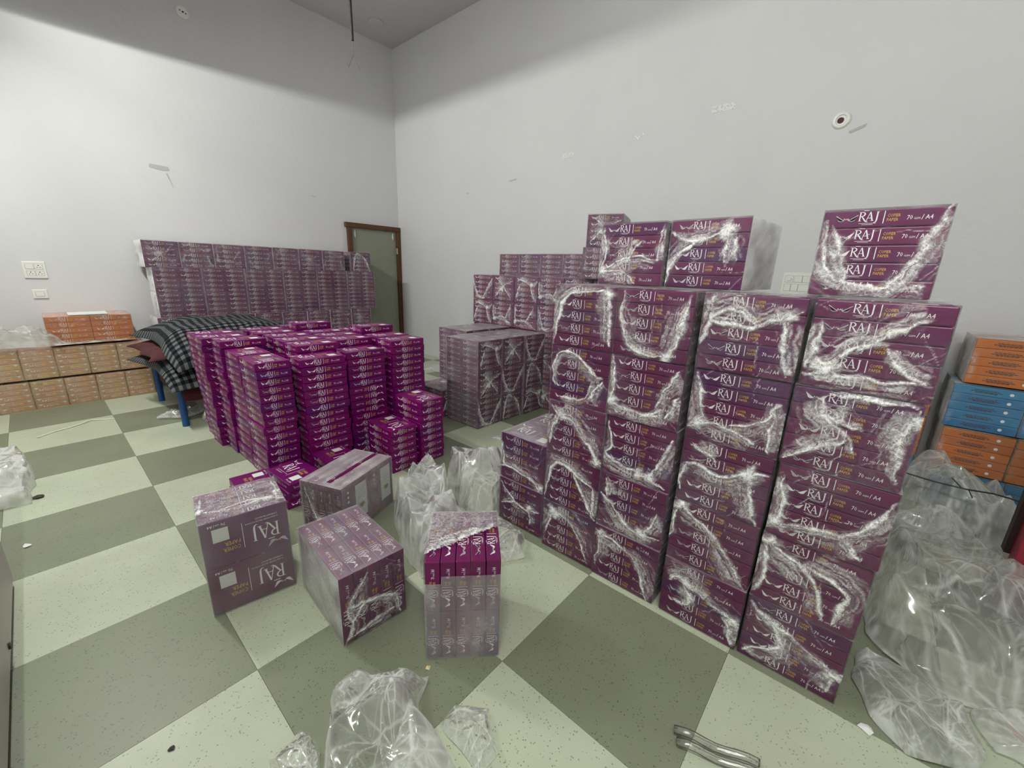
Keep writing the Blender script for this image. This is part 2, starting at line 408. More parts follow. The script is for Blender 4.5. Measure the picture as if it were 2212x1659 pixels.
def lettering_purple():
    k = Ink(); e = 0.0006
    k.frame((-RL / 2, -RW / 2 - e, 0), (1, 0, 0), (0, 0, 1)); side_print(k, RL, RH, 1, 1)
    k.frame((RL / 2, RW / 2 + e, 0), (-1, 0, 0), (0, 0, 1)); side_print(k, RL, RH, 1, 1)
    k.frame((RL / 2 + e, -RW / 2, 0), (0, 1, 0), (0, 0, 1)); side_print(k, RW, RH, 1, 1)
    k.frame((-RL / 2 - e, RW / 2, 0), (0, -1, 0), (0, 0, 1)); side_print(k, RW, RH, 1, 1)
    # lid
    k.frame((-RL / 2, -RW / 2, RH + e), (1, 0, 0), (0, 1, 0))
    k.wings(RL * .03, RW * .76, RL * .24, RW * .13)
    k.logo(RL * .12, RW * .38, RL * .33, RW * .30)
    k.text('A RAJ PAPER PRODUCTION', RL * .12, RW * .235, RL * .39, RW * .035, 0)
    k.text('COMPANY PRODUCT', RL * .12, RW * .175, RL * .27, RW * .035, 0)
    k.rect(RL * .545, RW * .2, RL * .551, RW * .74, 0)
    k.text('COPIER', RL * .585, RW * .62, RL * .2, RW * .085, 1); k.text('PAPER', RL * .585, RW * .5, RL * .175, RW * .085, 1)
    k.rect(RL * .70, RW * .17, RL * .88, RW * .45, 2)
    k.text('70', RL * .72, RW * .07, RL * .05, RW * .055, 0); k.text('GSM', RL * .785, RW * .072, RL * .045, RW * .03, 0)
    k.text('/', RL * .84, RW * .068, RL * .012, RW * .06, 0); k.text('A4', RL * .86, RW * .07, RL * .055, RW * .055, 0)
    # underside: a pale instruction panel and three small signs
    k.frame((-RL / 2, RW / 2, -e), (1, 0, 0), (0, -1, 0))
    k.rect(RL * .22, RW * .10, RL * .90, RW * .52, 2)
    for q in range(4): k.rect(RL * .62 + q * RL * .055, RW * .16, RL * .63 + q * RL * .055, RW * (.46 - .04 * (q % 2)), 3)
    k.poly([(RL * .50, RW * .22), (RL * .50, RW * .40), (RL * .44, RW * .42), (RL * .40, RW * .31), (RL * .44, RW * .20)], 3)
    for q in range(3):
        cx, cy, r = RL * (.86 - q * .09), RW * .78, RW * .04
        k.poly([(cx - r, cy), (cx, cy - r), (cx + r, cy), (cx, cy + r)], 0)
    return k

def lettering_plain(dark):
    """rows of small dark words and a round white mark, as on the orange and blue reams"""
    k = Ink(); e = 0.0006
    def side(W, H):
        for r_, (a, b, y0) in enumerate(((.28, .62, .58), (.24, .66, .42), (.30, .6, .30))):
            x = a
            while x < b:
                ln = 0.02 + 0.03 * ((r_ * 7 + int(x * 100)) % 3) / 2
                k.rect(W * x, H * y0, W * min(b, x + ln), H * (y0 + .09), dark); x += ln + .008
        cx, cy, r = W * .78, H * .5, H * .17
        k.poly([(cx + r * math.cos(2 * PI * i / 12), cy + r * math.sin(2 * PI * i / 12)) for i in range(12)], 0)
    for o, ux, W in (((-RL / 2, -RW / 2 - e, 0), (1, 0, 0), RL), ((RL / 2, RW / 2 + e, 0), (-1, 0, 0), RL), ((RL / 2 + e, -RW / 2, 0), (0, 1, 0), RW), ((-RL / 2 - e, RW / 2, 0), (0, -1, 0), RW)):
        k.frame(o, ux, (0, 0, 1)); side(W, RH)
    return k

def lettering_tan():
    k = Ink(); e = 0.0006
    for o, ux, W in (((-RL / 2, -RW / 2 - e, 0), (1, 0, 0), RL), ((RL / 2, RW / 2 + e, 0), (-1, 0, 0), RL), ((RL / 2 + e, -RW / 2, 0), (0, 1, 0), RW), ((-RL / 2 - e, RW / 2, 0), (0, -1, 0), RW)):
        k.frame(o, ux, (0, 0, 1))
        k.rect(W * .06, RH * .90, W * .95, RH * .955, 2)
        for a, sg in ((.05, 1), (.95, -1)): k.poly([(W * a, RH * .93), (W * (a + sg * .16), RH * .93), (W * (a + sg * .07), RH * .55)][::sg], 2)
        k.wings(W * .2, RH * .3, W * .14, RH * .4); k.logo(W * .37, RH * .32, W * .13, RH * .38); k.rect(W * .53, RH * .28, W * .535, RH * .78, 0)
        k.rect(W * .56, RH * .4, W * .68, RH * .62, 1)
    return k
ME_INK_T = lettering_tan().mesh('lettering_tan', INK_MATS)
ME_INK = lettering_purple().mesh('lettering', INK_MATS)
ME_INK2 = lettering_plain(3).mesh('lettering_plain', INK_MATS)

def ream_body(name, m):
    bm = bmesh.new(); add_box(bm, -RL / 2, RL / 2, -RW / 2, RW / 2, 0, RH, bevel=0.0035, seg=2)
    # folded wrapper ends: two shallow triangular flaps on each short side
    for s in (-1, 1):
        for z0, zt in ((0.003, RH * .48), (RH - 0.003, RH * .52)):
            x = s * (RL / 2 + 0.0003)
            a = [bm.verts.new((x, -RW * .46, z0)), bm.verts.new((x, RW * .46, z0)), bm.verts.new((x, RW * .40, zt)), bm.verts.new((x, -RW * .40, zt))]
            bm.faces.new(a)
    return to_mesh(bm, name, m)
ME_REAM = ream_body('ream_purple', M_PURPLE); ME_REAMP = ream_body('ream_packed', M_PACKED)
ME_REAMO = ream_body('ream_orange', M_ORANGE); ME_REAMB = ream_body('ream_blue', M_BLUE); ME_REAMT = ream_body('ream_tan', M_TAN)
STYLE = {'purple': (ME_REAMP, ME_INK), 'orange': (ME_REAMO, ME_INK2), 'blue': (ME_REAMB, ME_INK2), 'tan': (ME_REAMT, ME_INK_T), 'rust': (ME_REAMO, ME_INK)}

# ------------------------------------------------------------------ shrink film round a pack of ten reams
PX, PY, PH = 0.297, 0.418, 0.2635      # pack: width, depth, height (5 reams)
def seg_dist(P, a, b):
    a = np.array(a); b = np.array(b); d = b - a; L = (d @ d) or 1e-9
    t = np.clip(((P - a) @ d) / L, 0, 1)
    q = a + t[:, None] * d
    return np.sqrt(((P - q) ** 2).sum(1)), t

def smooth_poly(pts, n=6):
    if len(pts) < 3: return pts
    out = []
    for i in range(len(pts) - 1):
        p0 = pts[max(0, i - 1)]; p1 = pts[i]; p2 = pts[i + 1]; p3 = pts[min(len(pts) - 1, i + 2)]
        for k in range(n):
            t = k / n
            out.append(tuple(0.5 * ((2 * b) + (c - a) * t + (2 * a - 5 * b + 4 * c - d) * t * t + (3 * b - a - 3 * c + d) * t ** 3) for a, b, c, d in zip(p0, p1, p2, p3)))
    out.append(pts[-1]); return out

def vnoise(P, scale, seed):
    """cheap smooth value noise on 2-D points"""
    r = np.random.RandomState(seed); G = r.rand(64, 64)
    q = P * scale; i = np.floor(q).astype(int); f = q - i; f = f * f * (3 - 2 * f)
    g = lambda a, b: G[(i[:, 0] + a) % 64, (i[:, 1] + b) % 64]
    return (g(0, 0) * (1 - f[:, 0]) + g(1, 0) * f[:, 0]) * (1 - f[:, 1]) + (g(0, 1) * (1 - f[:, 0]) + g(1, 1) * f[:, 0]) * f[:, 1]

def strand_density(P, strands, seed):
    """P in 0..1 of the face. strands: the rims of torn openings and gathered ropes of film; 1-point lists are knots.
    Each rim is a thin bright rope with a membrane fading off on its outer side, streaked along the rope."""
    r = np.random.RandomState(seed)
    D = np.zeros(len(P))
    Pw = P + 0.05 * (np.stack([vnoise(P, 6, seed), vnoise(P, 6, seed + 1)], 1) - 0.5) + 0.03 * (np.stack([vnoise(P, 17, seed + 4), vnoise(P, 17, seed + 5)], 1) - 0.5)
    cen = np.array([.5, .5])
    for s in strands:
        if len(s) == 1:
            q = Pw - np.array(s[0]); d = np.sqrt((q ** 2).sum(1)); ang = np.arctan2(q[:, 1], q[:, 0])
            rad = .045 + .06 * vnoise(np.stack([np.cos(ang), np.sin(ang)], 1) + 2, 2.5, seed + 19)
            D = np.maximum(D, 1.1 * np.exp(-(d / rad) ** 2) * (.55 + .6 * vnoise(P, 25, seed + 23))); continue
        sp = smooth_poly(s); nseg = len(sp) - 1
        best = np.full(len(P), 9.0); sgn = np.zeros(len(P)); al = np.zeros(len(P))
        for i, (a, b) in enumerate(zip(sp, sp[1:])):
            d, t = seg_dist(Pw, a, b); m = d < best
            best[m] = d[m]; al[m] = (i + t[m]) / nseg
            sgn[m] = np.sign((b[0] - a[0]) * (Pw[m, 1] - a[1]) - (b[1] - a[1]) * (Pw[m, 0] - a[0]))
        # the outer side of the rim: away from the chord's middle, towards the nearest face edge
        mid = np.array(sp[len(sp) // 2]); tg = np.array(sp[min(len(sp) // 2 + 1, nseg)]) - np.array(sp[len(sp) // 2 - 1])
        out = np.sign(tg[0] * (mid - cen)[1] - tg[1] * (mid - cen)[0]) or 1.0
        if r.rand() < .2: out = -out
        taper = np.clip(np.minimum(al, 1 - al) / .22, 0.12, 1)
        knot = vnoise(np.stack([al * 5 + seed % 7, np.full(len(al), seed % 11 + .5)], 1), 1, seed + 9)
        wc = (.008 + .030 * knot ** 2) * (0.35 + .65 * taper)
        core = np.exp(-(best / wc) ** 2) * (.55 + .5 * vnoise(P, 9, seed + 11))
        wm = (.05 + .17 * vnoise(np.stack([al * 3, np.full(len(al), .5 + seed % 13)], 1), 1, seed + 29)) * taper
        st = vnoise(np.stack([al * 5, best * 60], 1), 1, seed + 31)
        side = np.where(sgn * out >= 0, 1.0, .22)
        memb = np.exp(-best / (wm * side + 1e-6)) * (.10 + .80 * st ** 1.4) 
        D = np.maximum(D, np.maximum(core, memb * .95))
    # a few fine pulled threads
    for k in range(7):
        o = r.rand(2); a = r.rand() * PI; dv = np.array([math.cos(a), math.sin(a)]); q = Pw - o
        d = np.abs(q @ np.array([-dv[1], dv[0]])); l = np.abs(q @ dv); ln = .12 + .3 * r.rand()
        D = np.maximum(D, .34 * np.exp(-(d / .0045) ** 2) * np.clip(1 - l / ln, 0, 1))
    # faint wide haze where the film is doubled
    D = np.maximum(D, .09 * np.clip(vnoise(P, 2.3, seed + 41) - .45, 0, 1) * 2)
    D = np.where(D < .10, D * .4, D)
    return D

def rand_strands(r, k=None):
    j = lambda x, y: (x + r.uniform(-.07, .07), y + r.uniform(-.07, .07))
    k = r.randrange(6) if k is None else k
    if k == 0: return [[j(.05, .95), j(.1, .45), j(.3, .12), j(.6, .08)], [j(.6, .1), j(.85, .45), j(.96, .95)]]
    if k == 1: return [[j(.04, .05), j(.12, .6), j(.35, .88), j(.6, .8)], [j(.6, .8), j(.85, .45), j(.95, .05)]]
    if k == 2: return [[j(.1, .9), j(.5, .5), j(.9, .15)], [j(.1, .2), j(.5, .5), j(.9, .85)], [j(.5, .5)]]
    if k == 3: return [[j(.05, .3), j(.35, .35), j(.65, .25), j(.95, .1)], [j(.65, .28), j(.9, .8)], [j(.1, .3), j(.05, .9)], [j(.1, .28)]]
    if k == 4: return [[j(.1, .75), j(.4, .8), j(.75, .7), j(.95, .8)], [j(.75, .7), j(.8, .3), j(.92, .03)], [j(.2, .75), j(.06, .2)], [j(.78, .7)]]
    return [[j(.05, .55), j(.3, .85), j(.7, .75), j(.8, .4), j(.5, .12), j(.15, .2)], [j(.8, .45), j(.97, .5)]]

def film_mesh(name, strands, seed, n=26, side_haze=0.10, top_haze=0.10, m=None, front_haze=0.0, cut=None, strong=1.0, under=0, PY=PY, back=None):
    """five faces of film (front, back, both sides, top) just outside the reams"""
    V, F, A, WB = [], [], [], []
    x0, x1, y0, y1, z0, z1 = -PX / 2 - .002, PX / 2 + .002, -.0025, PY + .0025, 0.001, PH + .0025
    def face(fn, na, nb, key, dens_fn, amp):
        u = np.linspace(0, 1, na + 1); v = np.linspace(0, 1, nb + 1)
        P = np.array([(a, b) for b in v for a in u])
        D = dens_fn(P)
        edge = np.minimum(np.minimum(P[:, 0], 1 - P[:, 0]), np.minimum(P[:, 1], 1 - P[:, 1]))
        lift = np.clip(edge / .06, 0, 1) * (0.005 * np.minimum(D, 1) + amp * (vnoise(P, 6, seed + 51 + key) + .6 * vnoise(P, 15, seed + 61 + key)))
        b0 = len(V)
        for (a, b), l, d in zip(P, lift, D): V.append(fn(a, b, l)); A.append(float(d)); WB.append(1.0 if key == 0 or (back and key == 1) else .12)
        for q in range(nb):
            for p in range(na):
                if cut and cut(key, (p + .5) / na, (q + .5) / nb): continue
                i = b0 + q * (na + 1) + p
                F.append((i, i + 1, i + na + 2, i + na + 1))
    haze = lambda h, s: (lambda P: h * (0.4 + .9 * vnoise(P, 3, seed + s) + .5 * vnoise(P * np.array([1., 3.]), 9, seed + s + 3)) + 0.10 * np.exp(-(np.minimum(P[:, 0], 1 - P[:, 0]) / .03) ** 2) * vnoise(P, 9, seed + s + 1))
    face(lambda a, b, l: (x0 + (x1 - x0) * a, y0 - l, z0 + (z1 - z0) * b), n, int(n * .9), 0, lambda P: np.maximum(strong * strand_density(P, strands, seed), front_haze * (0.5 + vnoise(P, 4, seed + 3))), 0.0012)
    face(lambda a, b, l: (x1 - (x1 - x0) * a, y1 + l, z0 + (z1 - z0) * b), 44 if back else 10, 34 if back else 8, 1, (lambda P: np.maximum(strand_density(P, back, seed + 7), .22 * (.5 + vnoise(P, 4, seed + 3)))) if back else haze(.15, 71), 0.001 if not back else .004)
    face(lambda a, b, l: (x1 + l, y0 + (y1 - y0) * a, z0 + (z1 - z0) * b), 14, 9, 2, haze(side_haze, 81), 0.0012)
    face(lambda a, b, l: (x0 - l, y1 - (y1 - y0) * a, z0 + (z1 - z0) * b), 14, 9, 3, haze(side_haze, 91), 0.0012)
    face(lambda a, b, l: (x0 + (x1 - x0) * a, y0 + (y1 - y0) * b, z1 + l), 10, 14, 4, haze(top_haze, 101), 0.0012)
    if under: face(lambda a, b, l: (x0 + (x1 - x0) * a, y1 - (y1 - y0) * b, -.0015 - l), 14, 20, 5, haze(under, 111), 0.001)
    me = bpy.data.meshes.new(name); me.from_pydata(V, [], F)
    at = me.attributes.new('film', 'FLOAT', 'POINT'); at.data.foreach_set('value', A)
    at = me.attributes.new('web', 'FLOAT', 'POINT'); at.data.foreach_set('value', WB)
    me.polygons.foreach_set('use_smooth', [True] * len(me.polygons))
    me.materials.append(m or M_FILM); return me

GEN_FILM = [film_mesh('plastic_wrap', rand_strands(random.Random(100 + k), (0, 3, 4, 2, 3, 1, 4, 0)[k]), 200 + 37 * k, 44, side_haze=.13, top_haze=.22, front_haze=.05) for k in range(8)]
GEN_HAZY = [film_mesh('plastic_wrap', rand_strands(random.Random(300 + k), (2, 3, 1, 4, 0)[k]), 500 + 37 * k, 30, side_haze=.8, top_haze=.3, front_haze=.07, strong=.42) for k in range(5)]

GEN_SIDE = [film_mesh('plastic_wrap', rand_strands(random.Random(400 + k)), 600 + 37 * k, 14, side_haze=.07, top_haze=.3, front_haze=.95, strong=.5) for k in range(3)]

def make_pack(name, label, M, film, style='purple', group=None, cat='pack', jit=0.0006, seed=0, cols=(0, 1)):
    """ten reams in film. Local frame: origin at the front edge's middle on the underside, -y the front"""
    r = random.Random(seed)
    root = bpy.data.objects.new(name, None); C.objects.link(root); root.empty_display_size = 0.1
    root.matrix_world = M; tag(root, label, cat, group)
    body, ink = STYLE[style]
    for k in range(5):
        for c in cols:
            o = obj('ream', body, root, (r.uniform(-jit, jit), 0.104 + c * 0.209 + r.uniform(-jit, jit) * .7, 0.0006 + k * 0.0525), (0, 0, r.uniform(-.0015, .0015)))
            obj('lettering', ink, o)
    obj('plastic_wrap', film, root)
    return root

def RZ(x, y, z, yaw): return Matrix.Translation(t3(x, y, z)) @ Matrix.Rotation(yaw, 4, 'Z')
ORD = ['lowest', 'second', 'third', 'fourth', 'fifth', 'sixth', 'seventh', 'eighth', 'ninth', 'tenth', 'eleventh', 'twelfth', 'thirteenth', 'fourteenth', 'fifteenth', 'sixteenth', 'seventeenth']
LH = 0.4372                            # height of one layer of packs (tiles)

# ---- the near stack: columns A (nearest) to E (far end, two high)
NEAR = {
 ('D', 5): [[(.02, .1), (.08, .45), (.17, .75), (.3, .85), (.55, .9), (.8, .93)], [(.8, .93), (.9, .75), (.93, .4), (.95, .1)], [(.88, .86)]],
 ('C', 5): [[(.08, .97), (.1, .5), (.2, .2), (.4, .08), (.75, .03)], [(.75, .05), (.85, .3), (.95, .9)], [(.74, .05)]],
 ('B', 5): [[(.08, .62), (.3, .6), (.55, .6), (.75, .72), (.95, .85)], [(.1, .65), (.25, .8), (.4, .78), (.6, .63)], [(.8, .7), (.85, .35), (.95, .05)], [(.02, .3), (.1, .65), (.08, .95)], [(.84, .78)]],
 ('A', 5): [[(.1, .2), (.2, .3), (.4, .5), (.6, .55)], [(.4, .45), (.7, .75), (.85, .82)], [(.6, .5), (.75, .3), (.95, .2)], [(.05, .2), (.1, .75)], [(.05, .12), (.95, .2)], [(.15, .25)], [(.2, .2)]],
 ('D', 4): [[(.1, .3), (.05, .6), (.2, .9), (.5, .85), (.75, .6), (.9, .55)], [(.75, .5), (.7, .25), (.5, .12), (.2, .12)], [(.9, .5), (.8, .3), (.7, .15)]],
 ('C', 4): [[(.02, .95), (.08, .5), (.03, .25)], [(.03, .25), (.2, .2), (.5, .15), (.8, .2)], [(.7, .3), (.8, .6), (.95, .9)], [(.85, .15), (.95, .5)], [(.05, .25)], [(.5, .1), (.8, .3)]],
 ('B', 4): [[(.05, .95), (.15, .5), (.1, .2), (.02, .15)], [(.05, .2), (.3, .28), (.6, .2), (.75, .12)], [(.5, .3), (.75, .4), (.93, .7)], [(.9, .7), (.9, .05)], [(.14, .24)]],
 ('A', 4): [[(.25, .9), (.3, .7), (.5, .5), (.6, .3)], [(.3, .95), (.95, .97)], [(.97, .95), (.9, .5), (.95, .1)], [(.5, .45), (.2, .2), (.02, .05)], [(.3, .72), (.6, .6)], [(.96, .8)]],
 ('D', 3): [[(.05, .9), (.2, .75), (.45, .7), (.75, .35), (.95, .1)], [(.2, .75), (.1, .5), (.05, .2)], [(.25, .78)], [(.92, .12)]],
 ('C', 3): [[(.05, .9), (.1, .5), (.05, .3), (.3, .22), (.7, .12), (.95, .05)], [(.7, .15), (.85, .5), (.97, .85)], [(.7, .15)], [(.55, .16)]],
 ('B', 3): [[(.05, .6), (.2, .65), (.5, .55), (.75, .7), (.97, .75)], [(.78, .7), (.82, .4), (.92, .02)], [(.08, .6), (.02, .2)], [(.1, .9), (.4, .75)], [(.78, .72)], [(.75, .68)]],
 ('A', 3): [[(.05, .85), (.1, .4), (.03, .15)], [(.05, .15), (.35, .25), (.65, .3), (.85, .5), (.98, .9)], [(.7, .3), (.85, .05)], [(.05, .2)]],
 ('D', 2): [[(.03, .1), (.15, .75), (.3, .85), (.6, .75), (.9, .6)], [(.55, .75), (.8, .3), (.95, .02)], [(.9, .6), (.95, .1)]],
 ('C', 2): [[(.03, .6), (.2, .5), (.35, .3), (.65, .15), (.95, .2)], [(.75, .2), (.9, .6)], [(.1, .9), (.15, .6)], [(.7, .16)]],
 ('B', 2): [[(.05, .95), (.3, .8), (.6, .55), (.85, .2), (.95, .02)], [(.05, .9), (.02, .3)], [(.1, .92)]],
 ('A', 2): [[(.05, .9), (.4, .7), (.6, .45), (.7, .1)], [(.05, .85), (.1, .4), (.03, .1)], [(.4, .72), (.8, .6), (.78, .1)], [(.08, .9)]],
 ('D', 1): [[(.2, .85), (.05, .3)], [(.2, .85), (.6, .7), (.9, .1)], [(.2, .85)], [(.25, .8)]],
 ('C', 1): [[(.05, .2), (.1, .75), (.2, .85), (.55, .75)], [(.5, .8), (.75, .5), (.92, .05)], [(.12, .85)]],
 ('B', 1): [[(.1, .65), (.25, .75), (.6, .55), (.95, .5)], [(.3, .7), (.4, .4), (.2, .3)], [(.85, .4), (.95, .05)], [(.92, .45)], [(.88, .42)]],
 ('A', 1): [[(.05, .9), (.5, .65), (.9, .45)], [(.3, .75), (.4, .4), (.15, .2), (.05, .1)], [(.92, .4), (.88, .1)], [(.92, .4)]],
 ('E', 2): [[(.05, .25), (.2, .3), (.5, .25), (.7, .2), (.95, .02)], [(.1, .3), (.05, .8)], [(.93, .06)]],
 ('E', 1): [[(.05, .9), (.4, .55), (.7, .5)], [(.7, .6), (.75, .2)], [(.1, .4), (.4, .55)], [(.72, .58)], [(.95, .55), (.7, .55)]],
}
CY = {'A': -9.285, 'B': -8.775, 'C': -8.235, 'D': -7.735, 'E': -7.2}
CN = {'A': 'nearest', 'B': 'second', 'C': 'third', 'D': 'fourth', 'E': 'short end'}
for (c, l), st in NEAR.items():
    x = 2.055 if c != 'E' else 2.09
    film = film_mesh('plastic_wrap', st, ord(c) * 31 + l * 7, 84, side_haze=.15, top_haze=.2, front_haze=.0)
    lab = f'wrapped purple paper pack, {ORD[l-1]} layer from floor, {CN[c]} column of the near stack'
    make_pack('paper_pack', lab, RZ(x + rnd.uniform(-.008, .008), CY[c] + rnd.uniform(-.006, .006), (l - 1) * LH, -PI / 2 + rnd.uniform(-.008, .008)), film, group='wrapped packs of the near stack', seed=ord(c) * 10 + l)
TOP6 = [
 (2.45, -7.85, -PI / 2, [[(.05, .95), (.1, .5), (.05, .2)], [(.05, .2), (.4, .2), (.6, .05)], [(.1, .25), (.5, .45), (.9, .4)], [(.45, .4), (.65, .7)], [(.9, .4), (.95, .9)], [(.08, .2)]], 'leftmost wrapped pack sitting alone on top of the near stack', .2),
 (2.45, -8.37, -PI / 2 - .06, [[(.05, .85), (.2, .7), (.5, .72), (.75, .85)], [(.75, .85), (.75, .35)], [(.4, .7), (.1, .4), (.02, .05)], [(.85, .7), (.9, .4)], [(.75, .85)], [(.72, .78)]], 'middle wrapped pack on top of the near stack, grey hazy side showing', .62),
 (2.40, -9.21, -PI / 2 + .02, [[(.03, .85), (.1, .35), (.3, .15), (.55, .08)], [(.12, .8), (.25, .4), (.3, .15)], [(.3, .15), (.6, .1), (.8, .4), (.97, .97)], [(.75, .1), (.95, .15)]], 'rightmost and nearest wrapped pack on top of the near stack', .5),
]
for k, (x, y, yaw, st, lab, sh) in enumerate(TOP6):
    make_pack('paper_pack', lab, RZ(x, y, 5 * LH + .004, yaw), film_mesh('plastic_wrap', st, 900 + k * 13, 84, side_haze=sh, top_haze=.3, front_haze=.0), group='wrapped packs of the near stack', seed=900 + k)

# ---- mid pile behind it (fronts face the camera side)
g = 'wrapped packs of the middle pile'
for l in range(3):
    for c, (x, y, yaw) in enumerate(((3.735, -5.215, 0.0), (4.230, -5.225, 0.0), (4.724, -5.26, 0))):
        lab = f'dull purple wrapped pack, {ORD[l]} layer, {["left corner", "second", "third", "fourth"][c]} column of the middle pile'
        make_pack('paper_pack', lab, RZ(x, y, l * .431, yaw), GEN_FILM[(l * 3 + c * 5) % 8], group=g, seed=40 + l * 5 + c)
    for c, (x, y) in enumerate(((4.20, -4.47), (4.70, -4.50))):
        lab = f'wrapped purple pack in {ORD[l]} layer behind the middle pile front, {["left", "right"][c]} one'
        make_pack('paper_pack', lab, RZ(x, y, l * .431 + .012 * l, 0), GEN_FILM[(l * 2 + c + 3) % 8], group=g, seed=70 + l * 5 + c)
make_pack('paper_pack', 'lone wrapped pack on the floor behind left corner of middle pile', RZ(3.70, -4.47, 0, 0), GEN_FILM[2], group=g, seed=88)

# ---- rows against the right wall (fronts face -X)
g = 'wrapped packs in rows by the right wall'
for l in (3, 4):
    for c in range(6):
        lab = f'wrapped purple pack, {["lower", "upper"][l-3]} visible layer, {ORD[c].replace("lowest","first")} from far end of the right wall row'
        make_pack('paper_pack', lab, RZ(4.972, -3.80 - c * .508, l * LH, -PI / 2), GEN_FILM[(l * 2 + c * 3) % 8], group=g, seed=120 + l * 9 + c)
for c in range(5):
    lab = f'wrapped purple pack in top row along right wall, {ORD[c].replace("lowest","first")} from the far corner'
    make_pack('paper_pack', lab, RZ(5.658, -3.82 - c * .495, 5 * .4275, -PI / 2), GEN_HAZY[(c * 2) % 5], group=g, seed=150 + c)
make_pack('paper_pack', 'dark wrapped pack turned askew behind the near stack, upper of two', RZ(4.93, -6.22, 6 * LH + .004, -PI / 2 + .32), GEN_FILM[3], group=g, seed=170)
make_pack('paper_pack', 'dark wrapped pack behind the near stack, lower of two', RZ(4.88, -6.20, 5 * LH + .002, -PI / 2 + .2), GEN_HAZY[1], group=g, seed=171)

for l in range(3):
    for c in (3, 4):
        lab = f'wrapped purple pack, {ORD[l]} layer, {["first", "second"][c-3]} column seen between middle pile and near stack'
        make_pack('paper_pack', lab, RZ(4.972, -3.80 - c * .508, l * LH, -PI / 2), GEN_FILM[(l * 2 + c) % 8], group=g, seed=180 + l * 3 + c)
def block(name, label, boxes, m, parent=None):
    """reams that nothing in view shows singly: one object of kind stuff"""
    bm = bmesh.new()
    for b in boxes: add_box(bm, *[q * T for q in b], bevel=.003)
    o = obj(name, to_mesh(bm, name, m)); tag(o, label, 'paper', kind='stuff'); return o
bx = []
for l in range(3):
    for c in (0, 1, 2, 5): bx.append((4.975, 5.64, -4.03 - c * .508, -3.57 - c * .508, l * LH, l * LH + .43))
block('packs_underneath', 'wrapped purple packs hidden under the nearer row by the right wall', bx, M_PACKED)
bx = []
for l in range(5):
    for c in range(6): bx.append((5.66, 6.32, -4.04 - c * .495, -3.59 - c * .495, l * .4275, l * .4275 + .42))
block('packs_underneath', 'wrapped purple packs hidden under the top row along the right wall', bx, M_PACKED)

# ---- the long stack against the left wall
g = 'wrapped packs of the wide stack by the left wall'
for c in range(8):
    x = 1.10 + c * .499 + (.15 if c == 7 else 0)
    lab = f'wrapped purple pack in top row of the wide stack, {ORD[c].replace("lowest","first")} from its left end'
    make_pack('paper_pack', lab, RZ(x, 0.02, 5 * .427, 0), GEN_FILM[5] if c == 7 else GEN_HAZY[(c * 3) % 5], group=g, seed=200 + c)
for l in (3, 4):
    for c in range(6):
        x = .93 + .343 + c * .688
        lab = f'wrapped purple pack end-on, {["lower", "upper"][l-3]} middle layer of wide stack, {ORD[c].replace("lowest","first")} from left'
        make_pack('paper_pack', lab, RZ(x - .343, .25, l * .427, -PI / 2) @ Matrix.Identity(4), GEN_SIDE[(c + l) % 3], group=g, seed=230 + l * 9 + c)
for c in range(8):
    x = 1.12 + c * .505
    lab = f'wrapped purple pack below middle layers of wide stack, {ORD[c].replace("lowest","first")} from left'
    make_pack('paper_pack', lab, RZ(x, -.01, 2 * .427, 0), GEN_HAZY[(c * 2 + 1) % 5], group=g, seed=260 + c)
bx = []
for l in range(2):
    for c in range(8): bx.append((.89 + c * .505, 1.35 + c * .505, 0, .67, l * .427, l * .427 + .42))
block('packs_underneath', 'wrapped purple packs hidden at the foot of the wide stack', bx, M_PACKED)

# ---- orange packs on the left
M_FILM_O = film_mat('tan_film', 0.05, 0.9, 40, col=(0.84, 0.76, 0.60, 1))
FO = [film_mesh('plastic_wrap', rand_strands(random.Random(700 + k)), 740 + k * 11, 18, side_haze=.24, top_haze=.3, front_haze=.2, strong=.4, m=M_FILM_O, PY=.209) for k in range(3)]
g = 'tan packs along the left wall'
for l in range(2):
    for c in range(8):
        x1 = .64 - c * .352 + (.03, 0)[l]
        lab = f'tan orange wrapped pack, {["lower", "upper"][l]} layer by left wall, {ORD[c].replace("lowest","first")} from the bed'
        make_pack('paper_pack', lab, RZ(x1 - .345, .255, l * .468, -PI / 2), FO[(l + c) % 3], style='tan', group=g, seed=300 + l * 9 + c, cols=(0,))
FO2 = film_mesh('plastic_wrap', [[(.5, .6), (.95, .95)]], 791, 16, side_haze=.2, top_haze=.2, front_haze=.05, strong=.3)
for c in range(2):
    make_pack('paper_pack', ['bright orange wrapped pack on the tan packs, left of two', 'bright orange wrapped pack on the tan packs, right of two'][c], RZ(-.18 + c * .492, .11, 2 * .468, 0), FO2, style='rust', seed=330 + c)
tag(obj('paper_sheet', box_mesh('paper_sheet', M_INK_L, -.16 * T, .29 * T, .15 * T, .5 * T, 0, .006), None, (0, 0, (2 * .468 + .4365 + .006) * T), (.02, 0, 0)), 'flat white sheet lying on top of the bright orange packs', 'sheet')

